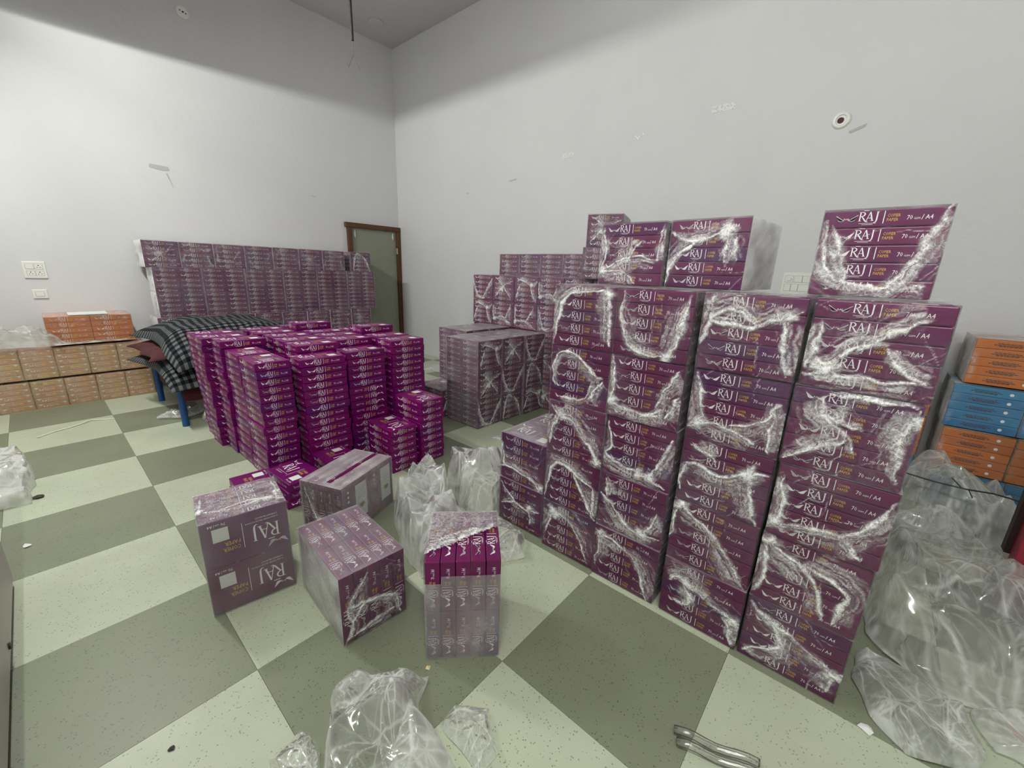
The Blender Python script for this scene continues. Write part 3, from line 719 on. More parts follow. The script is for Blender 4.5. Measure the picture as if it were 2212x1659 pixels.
# ---- blue and orange packs at the right edge
M_FILM_B = film_mat('grey_film', 0.03, 0.9, 30, web=.3)
FB = [film_mesh('plastic_wrap', [[(.05, .1), (.02, .9)]], 820 + k * 11, 18, side_haze=.75, top_haze=.55, front_haze=.05, strong=.5, m=M_FILM_B) for k in range(2)]
g = 'blue and orange packs at the right wall'
for l in range(4):
    for c in range(2):
        st = 'blue' if (l + (c if l == 3 else 0)) % 2 == 0 else 'orange'
        y0 = (-10.05, -10.02, -10.0, -10.05)[l] - .245 - c * .50
        lab = f'{st} wrapped paper pack, {ORD[l]} layer, {["left", "right"][c]} column of the right edge stack'
        make_pack('paper_pack', lab, RZ(5.38, y0, l * .452, -PI / 2), FB[(l + c) % 2], style=st, group=g, seed=350 + l * 3 + c)
for l, st in enumerate(('blue', 'orange', 'orange', 'blue')):
    make_pack('paper_pack', f'{st} wrapped pack, {ORD[l]} layer, half hidden beyond the near stack', RZ(5.60, -9.66, l * .452, -PI / 2), FB[l % 2], style=st, group=g, seed=380 + l)

# ---- the four loose packs on the floor
def frame_pack(O, x, y, z):
    """matrix whose columns are where the pack's own x, y, z point"""
    m = Matrix((Vector(x).normalized(), Vector(y).normalized(), Vector(z).normalized())).transposed().to_4x4()
    m.translation = Vector(O); return m
def fp(label, base, R, xyz, dims, film, seed):
    """base: near-left floor corner of the front face (tiles); R: unit vector to the right along that face; xyz as functions of R,U,V"""
    R = Vector((R[0], R[1], 0)).normalized(); U = Vector((0, 0, 1)); V = R.cross(U)
    d = {'R': R, '-R': -R, 'U': U, '-U': -U, 'V': V, '-V': -V}
    x, y, z = [d[k] for k in xyz]
    # centre of the pack in the world
    wR, hU, dV = dims
    P = Vector((base[0] * T, base[1] * T, 0.0015)) + R * wR / 2 + U * hU / 2 - V * dV / 2
    O = P - y * (PY / 2) - z * (PH / 2)
    return make_pack('paper_pack', label, frame_pack(O, x, y, z), film, seed=seed)
# film parts per pack: key 0 front(-y) 1 back(+y) 2 +x 3 -x 4 top(+z)
F1 = film_mesh('plastic_wrap', [[(.03, .15), (.05, .5), (.09, .88)], [(.05, .86), (.3, .74), (.6, .78), (.98, .62)], [(.1, .8), (.4, .66), (.75, .7)], [(.98, .62), (.93, .2)], [(.06, .82)], [(.2, .77)], [(.05, .6)], [(.95, .6)]], 1001, 84, side_haze=.2, top_haze=.08, front_haze=.2)
fp('wrapped purple pack on the floor showing two large lids upside down', (-.055, -6.40), (.48, -.075), ('-R', '-U', 'V'), (PX, PY, PH), F1, 501)
F2 = film_mesh('plastic_wrap', [[(.02, .95), (.3, .85), (.5, .9), (.9, .6)], [(.3, .85), (.5, .6), (.35, .2), (.05, .1)], [(.5, .6), (.55, .9)], [(.1, .9), (.2, .2)]], 1002, 84, side_haze=.14, top_haze=.5, front_haze=.04)
fp('wrapped purple pack on end on the floor, middle of the loose ones', (.411, -7.223), (.447, -.03), ('U', '-V', '-R'), (PH, PX, PY), F2, 502)
F3 = film_mesh('plastic_wrap', [[(.05, .9), (.5, .5), (.95, .1)], [(.1, .5), (.9, .6)]], 1003, 60, side_haze=.2, top_haze=.3, front_haze=.2,
               cut=lambda k, u, v: (k == 2 and u > .86 - .05 * v) or (k == 1 and u < .12 + .5 * (1 - v)),
               back=[[(.16, .98), (.30, .75), (.42, .5), (.56, .22), (.66, .02)], [(.3, .9), (.5, .6), (.6, .3)], [(.2, .92)], [(.42, .5)], [(.6, .12)], [(.5, .35)]])
fp('upright wrapped purple pack with torn film top, nearest loose pack on the floor', (.699, -7.661), (.325, -.309), ('V', 'U', '-R'), (PH, PY, PX), F3, 503)
F4 = film_mesh('plastic_wrap', [[(.02, .1), (.2, .5), (.55, .75), (.95, .9)], [(.02, .15), (.05, .9)], [(.2, .5), (.1, .8)], [(.08, .2)], [(.3, .55)]], 1004, 70, side_haze=.30, top_haze=.4, front_haze=.1, under=.2, cut=lambda k, u, v: k == 2 and .35 < v < .5 and u > .1)
fp('hazy wrapped purple pack turned with its instruction panels out, rearmost loose pack', (.91, -6.27), (.68, .27), ('U', 'R', '-V'), (PY, PX, PH), F4, 504)

# ------------------------------------------------------------------ loose reams
g = 'unwrapped purple reams of the loose pile'
def loose(label, x, y, z, yaw, group=g, flip=False):
    o = obj('paper_ream', ME_REAM, None, (x * T, y * T, z * T + (RH if flip else 0)), (PI if flip else 0, 0, yaw))
    tag(o, label, 'paper ream', group); obj('lettering', ME_INK, o); return o
PR = 0.0862                              # pitch of stacked loose reams (tiles)
def column(x, y, yaw, n, where, z0=0, lean=(0, 0), flips=(), jit=.010, only=None, skip=0):
    r = random.Random(int(x * 1000 + y * 77))
    for k in range(skip, n):
        yw = yaw + (PI if r.random() < .0 else 0) + r.uniform(-.015, .015)
        if k in flips: yw += 0
        loose(f'loose purple ream, {ORD[k]} from floor, {where} of the loose pile', x + lean[0] * k / n + r.uniform(-jit, jit), y + lean[1] * k / n + r.uniform(-jit, jit), z0 + k * PR + .0008, yw, flip=(k in flips))
# front row, left to right (col 1 shows its short sides)
column(1.035, -4.50, PI / 2, 15, 'front left column', lean=(-.0, 0))
column(1.50, -4.70, 0, 15, 'second front column')
column(2.05, -4.62, 0, 15, 'third front column', flips=(6, 7, 8, 9))
column(2.60, -4.68, 0, 16, 'right front column')
# left side behind it
column(1.04, -3.98, PI / 2, 15, 'second column of left side')
column(1.09, -3.60 + .04, 0, 16, 'third column of left side', lean=(-.02, 0))
column(1.02, -3.20, 0, 16, 'jutting fourth column of left side', lean=(-.04, 0))
column(1.05, -2.84, 0, 16, 'rear left corner column', lean=(-.06, 0))
# only the upper layers of the columns inside the pile show
for (x, y, n, wh) in ((1.60, -4.33, 16, 'left column behind front'), (2.11, -4.25, 16, 'middle column behind front'), (2.62, -4.30, 16, 'right column behind front'),
                  (1.62, -3.97, 16, 'left inner column'), (2.12, -3.88, 16, 'middle inner column'), (2.63, -3.92, 17, 'right inner column'),
                  (1.63, -3.58, 16, 'left deep column'), (2.14, -3.50, 16, 'middle deep column'), (2.62, -3.55, 16, 'right deep column'),
                  (1.60, -3.20, 16, 'left rear column'), (2.10, -3.13, 17, 'middle rear column'), (1.58, -2.84, 16, 'last left column'), (2.10, -2.77, 16, 'last middle column')):
    column(x, y, 0, n, wh, skip=n - 2 if n == 16 else n - 3)
bx = []
for yy in range(5):
    for xx in range(3):
        if yy == 4 and xx == 2: continue
        for l in range(14): bx.append((1.38 + xx * .51, 1.85 + xx * .51, -4.48 + yy * .375, -4.14 + yy * .375, l * PR, l * PR + .083))
block('reams_inside', 'purple reams hidden inside the loose pile', bx, M_PURPLE)
# two short columns to its right
g2 = 'unwrapped purple reams of the two short columns'
for k in range(9): loose(f'loose purple ream, {ORD[k]} from floor, taller short column right of loose pile', 2.41 + .006 * math.sin(k * 2.3), -5.31 + .005 * math.cos(k * 1.7), k * PR, PI / 2 + PI + PI + .02 * math.sin(k), g2)
for k in range(6): loose(f'loose purple ream, {ORD[k]} from floor, lower short column before loose pile', 2.03 + .006 * math.sin(k * 1.3), -5.28 + .005 * math.cos(k * 2.7), k * PR, PI / 2 + .02 * math.cos(k), g2)
# reams lying on the floor in front
g3 = 'purple reams on the floor before the loose pile'
for k in range(3): loose(f'purple ream on floor before loose pile, {ORD[k]} of the middle three', .94 + .008 * k, -5.20, k * PR, PI + PI / 2 + .03 * k, g3)
for k in range(3): loose(f'purple ream on floor before loose pile, {ORD[k]} of the right three', 1.42, -5.13 - .01 * k, k * PR, PI / 2 - .05 + .02 * k, g3)
for k in range(2): loose(f'purple ream on floor before loose pile, {["lower", "upper"][k]} of the left pair', .64 + .01 * k, -4.98, k * PR, PI / 2 - .08, g3)

# ------------------------------------------------------------------ crumpled plastic
def inside(P, poly):
    x, y = P[:, 0], P[:, 1]; c = np.zeros(len(P), bool); n = len(poly); j = n - 1
    for i in range(n):
        xi, yi = poly[i]; xj, yj = poly[j]
        c ^= ((yi > y) != (yj > y)) & (x < (xj - xi) * (y - yi) / ((yj - yi) or 1e-9) + xi); j = i
    return c
def worley(P, seeds):
    d = np.sqrt(((P[:, None, :] - seeds[None]) ** 2).sum(2)); d.sort(1); return d[:, 0], d[:, 1]
from mathutils.geometry import delaunay_2d_cdt
def facets(P, lo, hi, size, r):
    """random heights joined by flat triangles: value 0..1 at P, and distance-like nearness to a crease"""
    n = max(8, int(1.3 * (hi[0] - lo[0] + 2 * size) * (hi[1] - lo[1] + 2 * size) / (size * size)))
    q = np.concatenate([lo - size + r.rand(n, 2) * (hi - lo + 2 * size), np.array([lo - 2 * size, [lo[0] - 2 * size, hi[1] + 2 * size], hi + 2 * size, [hi[0] + 2 * size, lo[1] - 2 * size]])])
    h = r.rand(len(q)) ** 1.2
    vv, _, ff, ov, _, _ = delaunay_2d_cdt([Vector(a) for a in q], [], [], 0, 1e-6)
    vv = np.array([tuple(a) for a in vv]); hh = np.array([h[o[0]] if o else .5 for o in ov])
    Z = np.full(len(P), .5); E = np.full(len(P), 9.0)
    for f in ff:
        a, b, c = vv[f[0]], vv[f[1]], vv[f[2]]
        m = (P[:, 0] >= min(a[0], b[0], c[0])) & (P[:, 0] <= max(a[0], b[0], c[0])) & (P[:, 1] >= min(a[1], b[1], c[1])) & (P[:, 1] <= max(a[1], b[1], c[1]))
        if not m.any(): continue
        k = np.where(m)[0]; p = P[k]; d = (b[0] - a[0]) * (c[1] - a[1]) - (c[0] - a[0]) * (b[1] - a[1])
        if abs(d) < 1e-9: continue
        u = ((p[:, 0] - a[0]) * (c[1] - a[1]) - (c[0] - a[0]) * (p[:, 1] - a[1])) / d
        v = ((b[0] - a[0]) * (p[:, 1] - a[1]) - (p[:, 0] - a[0]) * (b[1] - a[1])) / d
        t = (u >= -1e-9) & (v >= -1e-9) & (u + v <= 1 + 1e-9); k = k[t]; u = u[t]; v = v[t]
        Z[k] = hh[f[0]] * (1 - u - v) + hh[f[1]] * u + hh[f[2]] * v
        E[k] = np.minimum(np.minimum(u, v), 1 - u - v)
    return Z, E
def crumple(name, label, cat, outline, H, seed, steep=0.12, zbase=0.004, size=0.45, mat_=None, group=None, humps=None, dens=1.0, nr=56, nt=150, floor_z=.004):
    """a thin crumpled sheet over a star-shaped outline (tiles), rising to about H tiles in creased facets"""
    r = np.random.RandomState(seed)
    poly = np.array(outline, float); c = poly.mean(0)
    # outline resampled evenly, with small ragged bites
    seg = np.roll(poly, -1, 0) - poly; ln = np.sqrt((seg ** 2).sum(1)); cum = np.concatenate([[0], np.cumsum(ln)])
    t = np.linspace(0, cum[-1], nt, endpoint=False); k = np.searchsorted(cum, t, 'right') - 1; k = np.clip(k, 0, len(poly) - 1)
    B = poly[k] + seg[k] * ((t - cum[k]) / ln[k])[:, None]
    rag = np.stack([vnoise(B + 50, 5, seed + 2), vnoise(B + 50, 5, seed + 8)], 1) - .5
    B = B + .07 * min(1, size * 2) * rag + .03 * min(1, size * 2) * (np.stack([vnoise(B + 50, 14, seed + 3), vnoise(B + 50, 14, seed + 9)], 1) - .5)
    rr = np.linspace(0, 1, nr + 1)[1:] ** .85
    P = np.concatenate([[c]] + [c + f * (B - c) for f in rr]); ed = np.concatenate([[9.0]] + [np.sqrt(((B - c) ** 2).sum(1)) * (1 - f) for f in rr])
    lo, hi = P.min(0), P.max(0)
    q = P + .08 * size * (np.stack([vnoise(P + 50, 2.5 / size, seed), vnoise(P + 50, 2.5 / size, seed + 1)], 1) - .5)
    f1, e1 = facets(q, lo, hi, size, r); f2, e2 = facets(q, lo, hi, size * .5, r); f3, e3 = facets(q, lo, hi, size * .22, r)
    F = .70 * f1 + .46 * f2 + .22 * f3
    env = np.clip(ed / steep, 0, 1) ** .55
    hm = np.full(len(P), .55)
    if humps:
        hm = np.full(len(P), .10)
        for (hx, hy, hr, hh) in humps: hm = np.maximum(hm, hh * np.clip(1.35 * (1 - ((P - [hx, hy]) ** 2).sum(1) / hr ** 2), 0, 1) ** .8)
    z = zbase + env * H * hm * (.25 + .85 * F) + .012 * env * vnoise(P + 50, 9 / size, seed + 3) + .03 * (1 - env) * vnoise(P + 50, 4, seed + 4)
    cr = np.maximum(np.exp(-(e1 / .02) ** 2) * .8, np.maximum(np.exp(-(e2 / .035) ** 2) * .55, np.exp(-(e3 / .05) ** 2) * .28))  # whiter along creases: their highlights are put into the film's colour
    D = dens * (cr * (.22 + .95 * vnoise(P + 50, 3 / size, seed + 5) ** 1.3) + .07 + .30 * vnoise(P + 50, 1.6 / size, seed + 6) ** 1.5 + .25 * (f2 - .3) * vnoise(P + 50, 2 / size, seed + 16) + .7 * np.exp(-(ed / .014) ** 2) * vnoise(P + 50, 5 / size, seed + 7))
    D = np.clip(D, 0, 1.1)
    # sideways bulge so that steep flanks lean and fold
    P = P + (.10 * size) * (np.stack([f2, f3], 1) - .5) * np.clip(ed / .05, 0, 1)[:, None]
    V = np.concatenate([P * T, (np.maximum(floor_z, z) * T)[:, None]], 1)
    Fs = [(0, 1 + i, 1 + (i + 1) % nt) for i in range(nt)]
    for a in range(nr - 1):
        b0 = 1 + a * nt; b1 = b0 + nt
        for i in range(nt): Fs.append((b0 + i, b1 + i, b1 + (i + 1) % nt, b0 + (i + 1) % nt))
    o0 = np.array([V[:, 0].mean(), V[:, 1].mean(), V[:, 2].min()])
    me = bpy.data.meshes.new(name); me.from_pydata([tuple(v) for v in (V - o0)], [], Fs)
    at = me.attributes.new('film', 'FLOAT', 'POINT'); at.data.foreach_set('value', [float(d) for d in D])
    me.polygons.foreach_set('use_smooth', [True] * len(me.polygons))
    me.materials.append(mat_ or M_SHEET)
    o = obj(name, me, None, tuple(o0)); tag(o, label, cat, group); return o

crumple('plastic_sheet', 'big crumpled clear plastic sheet heaped on floor right of the near stack', 'plastic sheet', [(2.75, -9.62), (2.55, -9.85), (2.55, -10.2), (2.9, -10.6), (3.3, -10.75), (3.62, -10.62), (3.68, -10.35), (4.3, -10.22), (4.5, -10.0), (4.3, -9.72), (3.6, -9.6)], .62, 11, .14, size=.5, dens=1.3,
        humps=[(3.1, -9.95, .5, .6), (3.5, -10.0, .7, .85), (4.05, -9.98, .5, .8), (3.25, -10.45, .6, .65)], nr=80, nt=220)
crumple('plastic_bag', 'long clear plastic bag on floor at the foot of the near stack', 'plastic bag', [(2.30, -9.58), (2.10, -9.66), (1.98, -9.82), (2.06, -10.02), (2.22, -10.12), (2.42, -10.05), (2.52, -9.85), (2.58, -9.62)], .24, 41, .05, size=.30, dens=1.5, nr=60, nt=160)
crumple('plastic_sheet', 'pale flat plastic sheet on floor at the right edge before the heap', 'plastic sheet', [(2.28, -10.15), (2.50, -10.10), (2.6, -10.25), (3.1, -10.75), (2.7, -11.2), (2.3, -10.7)], .2, 42, .08, size=.4, dens=1.7)
crumple('plastic_sheet', 'crumpled clear plastic heaped against the blue and orange packs', 'plastic sheet', [(4.58, -9.68), (4.60, -10.5), (4.8, -11.0), (5.32, -10.9), (5.33, -9.75)], .80, 12, .12, size=.5, dens=1.3, humps=[(4.95, -10.15, .65, .85), (4.8, -9.9, .45, .8)], nr=70, nt=180)
crumple('plastic_bag', 'crumpled clear plastic bag standing behind the upright torn pack', 'plastic bag', [(1.18, -6.66), (1.45, -6.22), (1.66, -6.08), (1.98, -6.0), (1.95, -6.35), (1.72, -6.75), (1.58, -7.2), (1.3, -7.22), (1.06, -7.08)], .66, 13, .07, size=.45, humps=[(1.75, -6.25, .5, 1.0), (1.35, -6.75, .5, .75), (1.3, -7.1, .4, .45)], dens=1.5, nr=70, nt=180)
crumple('plastic_sheet', 'clear plastic sheet between the plastic bag and the short end column', 'plastic sheet', [(2.02, -6.30), (2.28, -5.98), (2.58, -6.2), (2.50, -6.80), (2.05, -6.95), (1.90, -6.75)], .5, 14, .06, size=.45, humps=[(2.3, -6.4, .45, 1.0), (2.1, -6.8, .3, .7)], dens=1.4)
crumple('plastic_scrap', 'pointed flap of clear plastic on floor right of the upright torn pack', 'plastic scrap', [(1.70, -6.98), (1.98, -7.0), (2.02, -7.3), (1.78, -7.50), (1.47, -7.38)], .2, 15, .05, size=.4, dens=1.3)
crumple('plastic_bag', 'torn clear plastic bag lying on dark tile at the near edge', 'plastic bag', [(.235, -7.46), (.42, -7.58), (.615, -7.765), (.50, -7.86), (.40, -8.0), (.45, -8.35), (.1, -8.3), (-.02, -7.9), (.14, -7.62)], .30, 16, .035, size=.34, humps=[(.36, -7.68, .26, .62), (.2, -7.95, .36, .9)], dens=1.7, nr=70, nt=200)
crumple('plastic_scrap', 'crumpled clear plastic trailing left of the torn plastic bag', 'plastic scrap', [(-.13, -7.55), (.03, -7.54), (.04, -7.7), (-.04, -7.9), (.02, -8.2), (-.2, -8.1)], .14, 17, .05, size=.22)
crumple('plastic_scrap', 'small shiny plastic scrap right of the torn plastic bag', 'plastic scrap', [(.52, -8.02), (.64, -8.0), (.72, -8.15), (.62, -8.32), (.49, -8.32)], .14, 18, .04, size=.2, dens=1.3)
crumple('plastic_bag', 'pale plastic bag on floor by the grey cabinet', 'plastic bag', [(-1.6, -2.3), (-1.05, -2.15), (-.86, -2.3), (-.78, -2.9), (-.84, -3.62), (-1.6, -3.62)], .42, 19, .06, size=.5, dens=1.8)
crumple('plastic_scrap', 'shiny plastic scrap on dark tile between the blue bed legs', 'plastic scrap', [(.40, -1.72), (.62, -1.5), (.9, -1.55), (1.0, -1.75), (.72, -1.92)], .2, 20, .08, size=.2, dens=1.5)
crumple('plastic_scrap', 'grey plastic sheet under the bed beside the loose pile', 'plastic scrap', [(.86, -2.1), (1.0, -1.8), (1.3, -1.9), (1.25, -2.5), (.90, -2.5)], .35, 21, .1, size=.3)
crumple('plastic_sheet', 'clear plastic sheet thrown over the tan orange packs', 'plastic sheet', [(-2.0, -.02), (-.9, -.03), (-.1, -.02), (.60, -.02), (.55, .05), (-.3, .06), (-.50, .30), (-2.0, .38)], .36, 22, .07, zbase=.945, size=.4, humps=[(-.72, .15, .45, 1.0), (-1.5, .2, .6, .8), (.2, .05, .35, .12)], dens=1.5, floor_z=.943)
crumple('plastic_scrap', 'thin plastic film on floor near the far corner', 'plastic scrap', [(5.2, -1.6), (6.0, -1.5), (6.2, -2.1), (5.3, -2.4)], .06, 23, .2, size=.4)
crumple('plastic_scrap', 'tiny plastic scrap on floor beyond the plastic sheets', 'plastic scrap', [(2.95, -5.8), (3.1, -5.74), (3.13, -5.9), (3.0, -5.96)], .05, 24, .04, size=.1, dens=2, nr=14, nt=40)
crumple('plastic_scrap', 'tiny plastic scrap on light tile before the middle pile', 'plastic scrap', [(3.4, -5.6), (3.52, -5.58), (3.57, -5.70), (3.45, -5.72)], .05, 25, .04, size=.1, dens=2.4, nr=14, nt=40)
# a rolled strip of clear film at the near edge of the floor
bm = bmesh.new()
for s, off in ((0, 0), (1, .05)):
    p0, p1 = Vector((1.30 - off, -8.92 - off * .6, .03)), Vector((1.42 - off, -9.28 - off * .3, .03))
    add_tube(bm, [tuple((p0.lerp(p1, t) + Vector((0, 0, .01 * math.sin(t * 9)))) * T) for t in np.linspace(0, 1, 9)], .012, 8)
me = to_mesh(bm, 'film_strip', M_SHEET, True); tag(obj('film_strip', me), 'rolled strip of clear film on floor at the near edge', 'plastic scrap')
# small litter
def scrap(name, label, x, y, m, s=.02, seed=0):
    r = random.Random(seed); bm = bmesh.new(); n = 7
    c = bm.verts.new((0, 0, s * .5)); ring = [bm.verts.new((s * math.cos(2 * PI * i / n) * r.uniform(.6, 1.3), s * math.sin(2 * PI * i / n) * r.uniform(.6, 1.3), s * r.uniform(.02, .35))) for i in range(n)]
    b = bm.verts.new((0, 0, 0.0005))
    for i in range(n): bm.faces.new((c, ring[i], ring[(i + 1) % n])); bm.faces.new((b, ring[(i + 1) % n], ring[i]))
    tag(obj(name, to_mesh(bm, name, m), None, (x * T, y * T, .0008)), label, 'litter')
M_PAPER = plain('white_paper', srgb(232, 232, 230), .6); M_DIRT = plain('dark_litter', srgb(52, 46, 42), .7)
scrap('paper_scrap', 'torn white paper scrap on floor near the big plastic sheet', 2.01, -9.67, M_PAPER, .022, 1)
scrap('paper_scrap', 'tiny cream paper crumb before the upright torn pack', .67, -7.71, plain('cream_paper', srgb(226, 206, 150), .6), .009, 2)
scrap('litter_bit', 'small dark and white litter by the pale plastic bag', -.78, -3.52, M_DIRT, .03, 3)
scrap('paper_scrap', 'white paper scrap beside the corner of the grey cabinet', -.86, -4.5, M_PAPER, .02, 4)
scrap('litter_bit', 'dark crumb on dark tile right of the grey cabinet', -.42, -7.15, M_DIRT, .009, 5)
# thin white string on the floor, left
bm = bmesh.new()
add_tube(bm, [t3(x, y, z) for x, y, z in ((-.76, -1.5, .008), (-.6, -1.36, .008), (-.46, -1.3, .01), (-.34, -1.22, .012), (-.27, -1.15, .02), (-.22, -1.12, .01), (-.1, -1.2, .008), (0, -1.24, .008))], .0045, 6)
tag(obj('string', to_mesh(bm, 'string', plain('white_string', srgb(228, 228, 214), .6)), None), 'thin white string lying on a light tile before the tan packs', 'string')

# ------------------------------------------------------------------ bed with folded blankets
M_BLUEP = plain('blue_paint', srgb(26, 74, 132), .4, bs=.1)
M_MAROON = plain('maroon_cloth', srgb(72, 26, 32), .9, bs=.4, bscale=60)
def check_mat():
    m, nt, out = mat('checked_cloth'); p = pbsdf(nt, out, None, .95, .1); L = nt.links.new
    uv = coords(nt, 'UV')
    sx = N(nt, 'ShaderNodeSeparateXYZ'); L(uv, sx.inputs[0])
    def stripe(sock, f, duty):
        a = N(nt, 'ShaderNodeMath', operation='MULTIPLY'); a.inputs[1].default_value = f * 1.35; L(sock, a.inputs[0])
        b = N(nt, 'ShaderNodeMath', operation='FRACT'); L(a.outputs[0], b.inputs[0])
        c = N(nt, 'ShaderNodeMath', operation='LESS_THAN'); c.inputs[1].default_value = duty; L(b.outputs[0], c.inputs[0]); return c.outputs[0]
    s1, s2 = stripe(sx.outputs[0], 14, .5), stripe(sx.outputs[1], 20, .5)
    ad = N(nt, 'ShaderNodeMath', operation='ADD'); L(s1, ad.inputs[0]); L(s2, ad.inputs[1])
    dv = N(nt, 'ShaderNodeMath', operation='MULTIPLY'); dv.inputs[1].default_value = .5; L(ad.outputs[0], dv.inputs[0])
    r = N(nt, 'ShaderNodeValToRGB'); r.color_ramp.elements[0].color = srgb(14, 15, 19); r.color_ramp.elements[1].color = srgb(104, 106, 106)
    e = r.color_ramp.elements.new(.5); e.color = srgb(46, 49, 53)
    L(dv.outputs[0], r.inputs[0]); L(r.outputs[0], p.inputs['Base Color'])
    bump(nt, p, uv, 300, .3, .003); return m
M_CHECK = check_mat()
BX0, BX1, BY0, BY1 = .60, 3.75, -2.26, -.60
bed = empty('bed', t3(2.2, -1.45, 0)); tag(bed, 'low cot with blue tubular legs behind the loose pile', 'bed')
off = Vector(t3(2.2, -1.45, 0))
for x in (BX0 + .04, BX1 - .04):
    for y in (BY0 + .02, BY1 - .04):
        bm = bmesh.new(); add_cyl(bm, Vector(t3(x, y, 0)) - off, Vector(t3(x, y, .68)) - off, .026, n=18)
        obj('leg', to_mesh(bm, 'leg', M_BLUEP, False), bed)
bm = bmesh.new()
for a, b in (((BX0, BY0), (BX1, BY0)), ((BX0, BY1), (BX1, BY1)), ((BX0, BY0), (BX0, BY1)), ((BX1, BY0), (BX1, BY1))):
    add_cyl(bm, Vector(t3(a[0], a[1], .66)) - off, Vector(t3(b[0], b[1], .66)) - off, .02, n=12)
obj('rail', to_mesh(bm, 'rail', M_BLUEP), bed)
bm = bmesh.new(); add_box(bm, (BX0 + .02) * T - off.x, BX1 * T - off.x, BY0 * T - off.y, BY1 * T - off.y, .655 * T, .70 * T, bevel=.006)
obj('bed_board', to_mesh(bm, 'bed_board', M_MAROON), bed)

def quilt(name, label, cat, x0, x1, y0, y1, z0, z1, m, seed, droop=0.0, droopx=0.0, wr=.02, tip=None, nseg=(44, 44)):
    """a soft folded quilt: a rounded slab whose rim sags, with wrinkles; carries UVs for its check"""
    nx, ny = nseg; V, F, UV = [], [], []
    r = np.random.RandomState(seed)
    u, v = np.meshgrid(np.linspace(-1, 1, nx + 1), np.linspace(-1, 1, ny + 1)); u = u.ravel(); v = v.ravel(); P = np.stack([u, v], 1)
    ru = np.clip((np.abs(u) - .0), 0, 1); rv = np.clip(np.abs(v), 0, 1)
    thick = (1 - ru ** 4) ** .5 * (1 - rv ** 4) ** .5
    cx, cy = (x0 + x1) / 2, (y0 + y1) / 2; hx, hy = (x1 - x0) / 2, (y1 - y0) / 2
    sag = droop * (np.clip((-v - (.45 if z1 - z0 > .25 else .68)) / (.55 if z1 - z0 > .25 else .32), 0, 1) ** 1.4 + 0 * u) + droopx * np.clip((-u - .55) / .45, 0, 1) ** 1.6
    wv = wr * (np.sin(7 * u + 3 * v + 4 * vnoise(P + 2, 2, seed)) * .5 + 2 * vnoise(P + 2, 3, seed + 1) - 1)
    zt = z0 + (z1 - z0) * (.25 + .75 * thick) - sag + wv * thick
    zb = z0 + (z1 - z0) * .25 * (1 - thick) - sag
    X = cx + hx * u * (1 + .06 * (vnoise(P + 2, 2.2, seed + 5) - .5) * 2); Y = cy + hy * v * (1 + .06 * (vnoise(P + 2, 2.2, seed + 6) - .5) * 2)
    if tip: X = X - tip * np.clip(-u, 0, 1) ** 3 * np.clip(v, 0, 1) ** 2
    n = len(u)
    for k in range(n): V.append((X[k] * T, Y[k] * T, zt[k] * T))
    for k in range(n): V.append((X[k] * T, Y[k] * T, min(zb[k], zt[k] - .01) * T))
    W = nx + 1
    for j in range(ny):
        for i in range(nx):
            k = j * W + i; F.append((k, k + 1, k + W + 1, k + W)); F.append((n + k, n + k + W, n + k + W + 1, n + k + 1))
    rim = [j for j in range(W)] + [W * j + nx for j in range(1, ny + 1)] + [W * ny + i for i in range(nx - 1, -1, -1)] + [W * j for j in range(ny - 1, 0, -1)]
    for a, b in zip(rim, rim[1:] + rim[:1]): F.append((a, a + n, b + n, b))
    org = Vector((cx * T, cy * T, z0 * T))
    me = bpy.data.meshes.new(name); me.from_pydata([tuple(Vector(q) - org) for q in V], [], F)
    ul = me.uv_layers.new(name='UV')
    for lp in me.loops:
        k = lp.vertex_index % n; ul.data[lp.index].uv = ((u[k] + 1) / 2, (v[k] + 1) / 2 + zt[k] * .0 )
    me.polygons.foreach_set('use_smooth', [True] * len(me.polygons)); me.materials.append(m)
    o = obj(name, me, None, org); tag(o, label, cat); return o
quilt('blanket', 'black and grey checked blanket folded, lower one hanging over the bed end', 'blanket', .50, 2.2, -2.42, -.50, .715, .90, M_CHECK, 31, droop=.17, droopx=.03, wr=.03, tip=.18)
quilt('quilt', 'maroon quilt between the two checked blankets on the bed', 'quilt', .44, 2.1, -1.9, -.45, .93, 1.03, M_MAROON, 32, droop=.03, droopx=.03, wr=.02, tip=.12)
quilt('blanket', 'black and grey checked blanket, upper rounded one on the bed', 'blanket', .62, 2.35, -2.40, -.30, 1.05, 1.37, M_CHECK, 33, droop=.26, droopx=.05, wr=.03, tip=.16)
bm = bmesh.new()
add_box(bm, .62 * T, .66 * T, -2.25 * T, -1.0 * T, .42 * T, .70 * T, bevel=.004)
add_box(bm, .66 * T, 3.0 * T, -2.30 * T, -2.25 * T, .36 * T, .70 * T, bevel=.004)
me = to_mesh(bm, 'bed_skirt', M_MAROON)
k = obj('bed_skirt', me, bed); k.location = -off

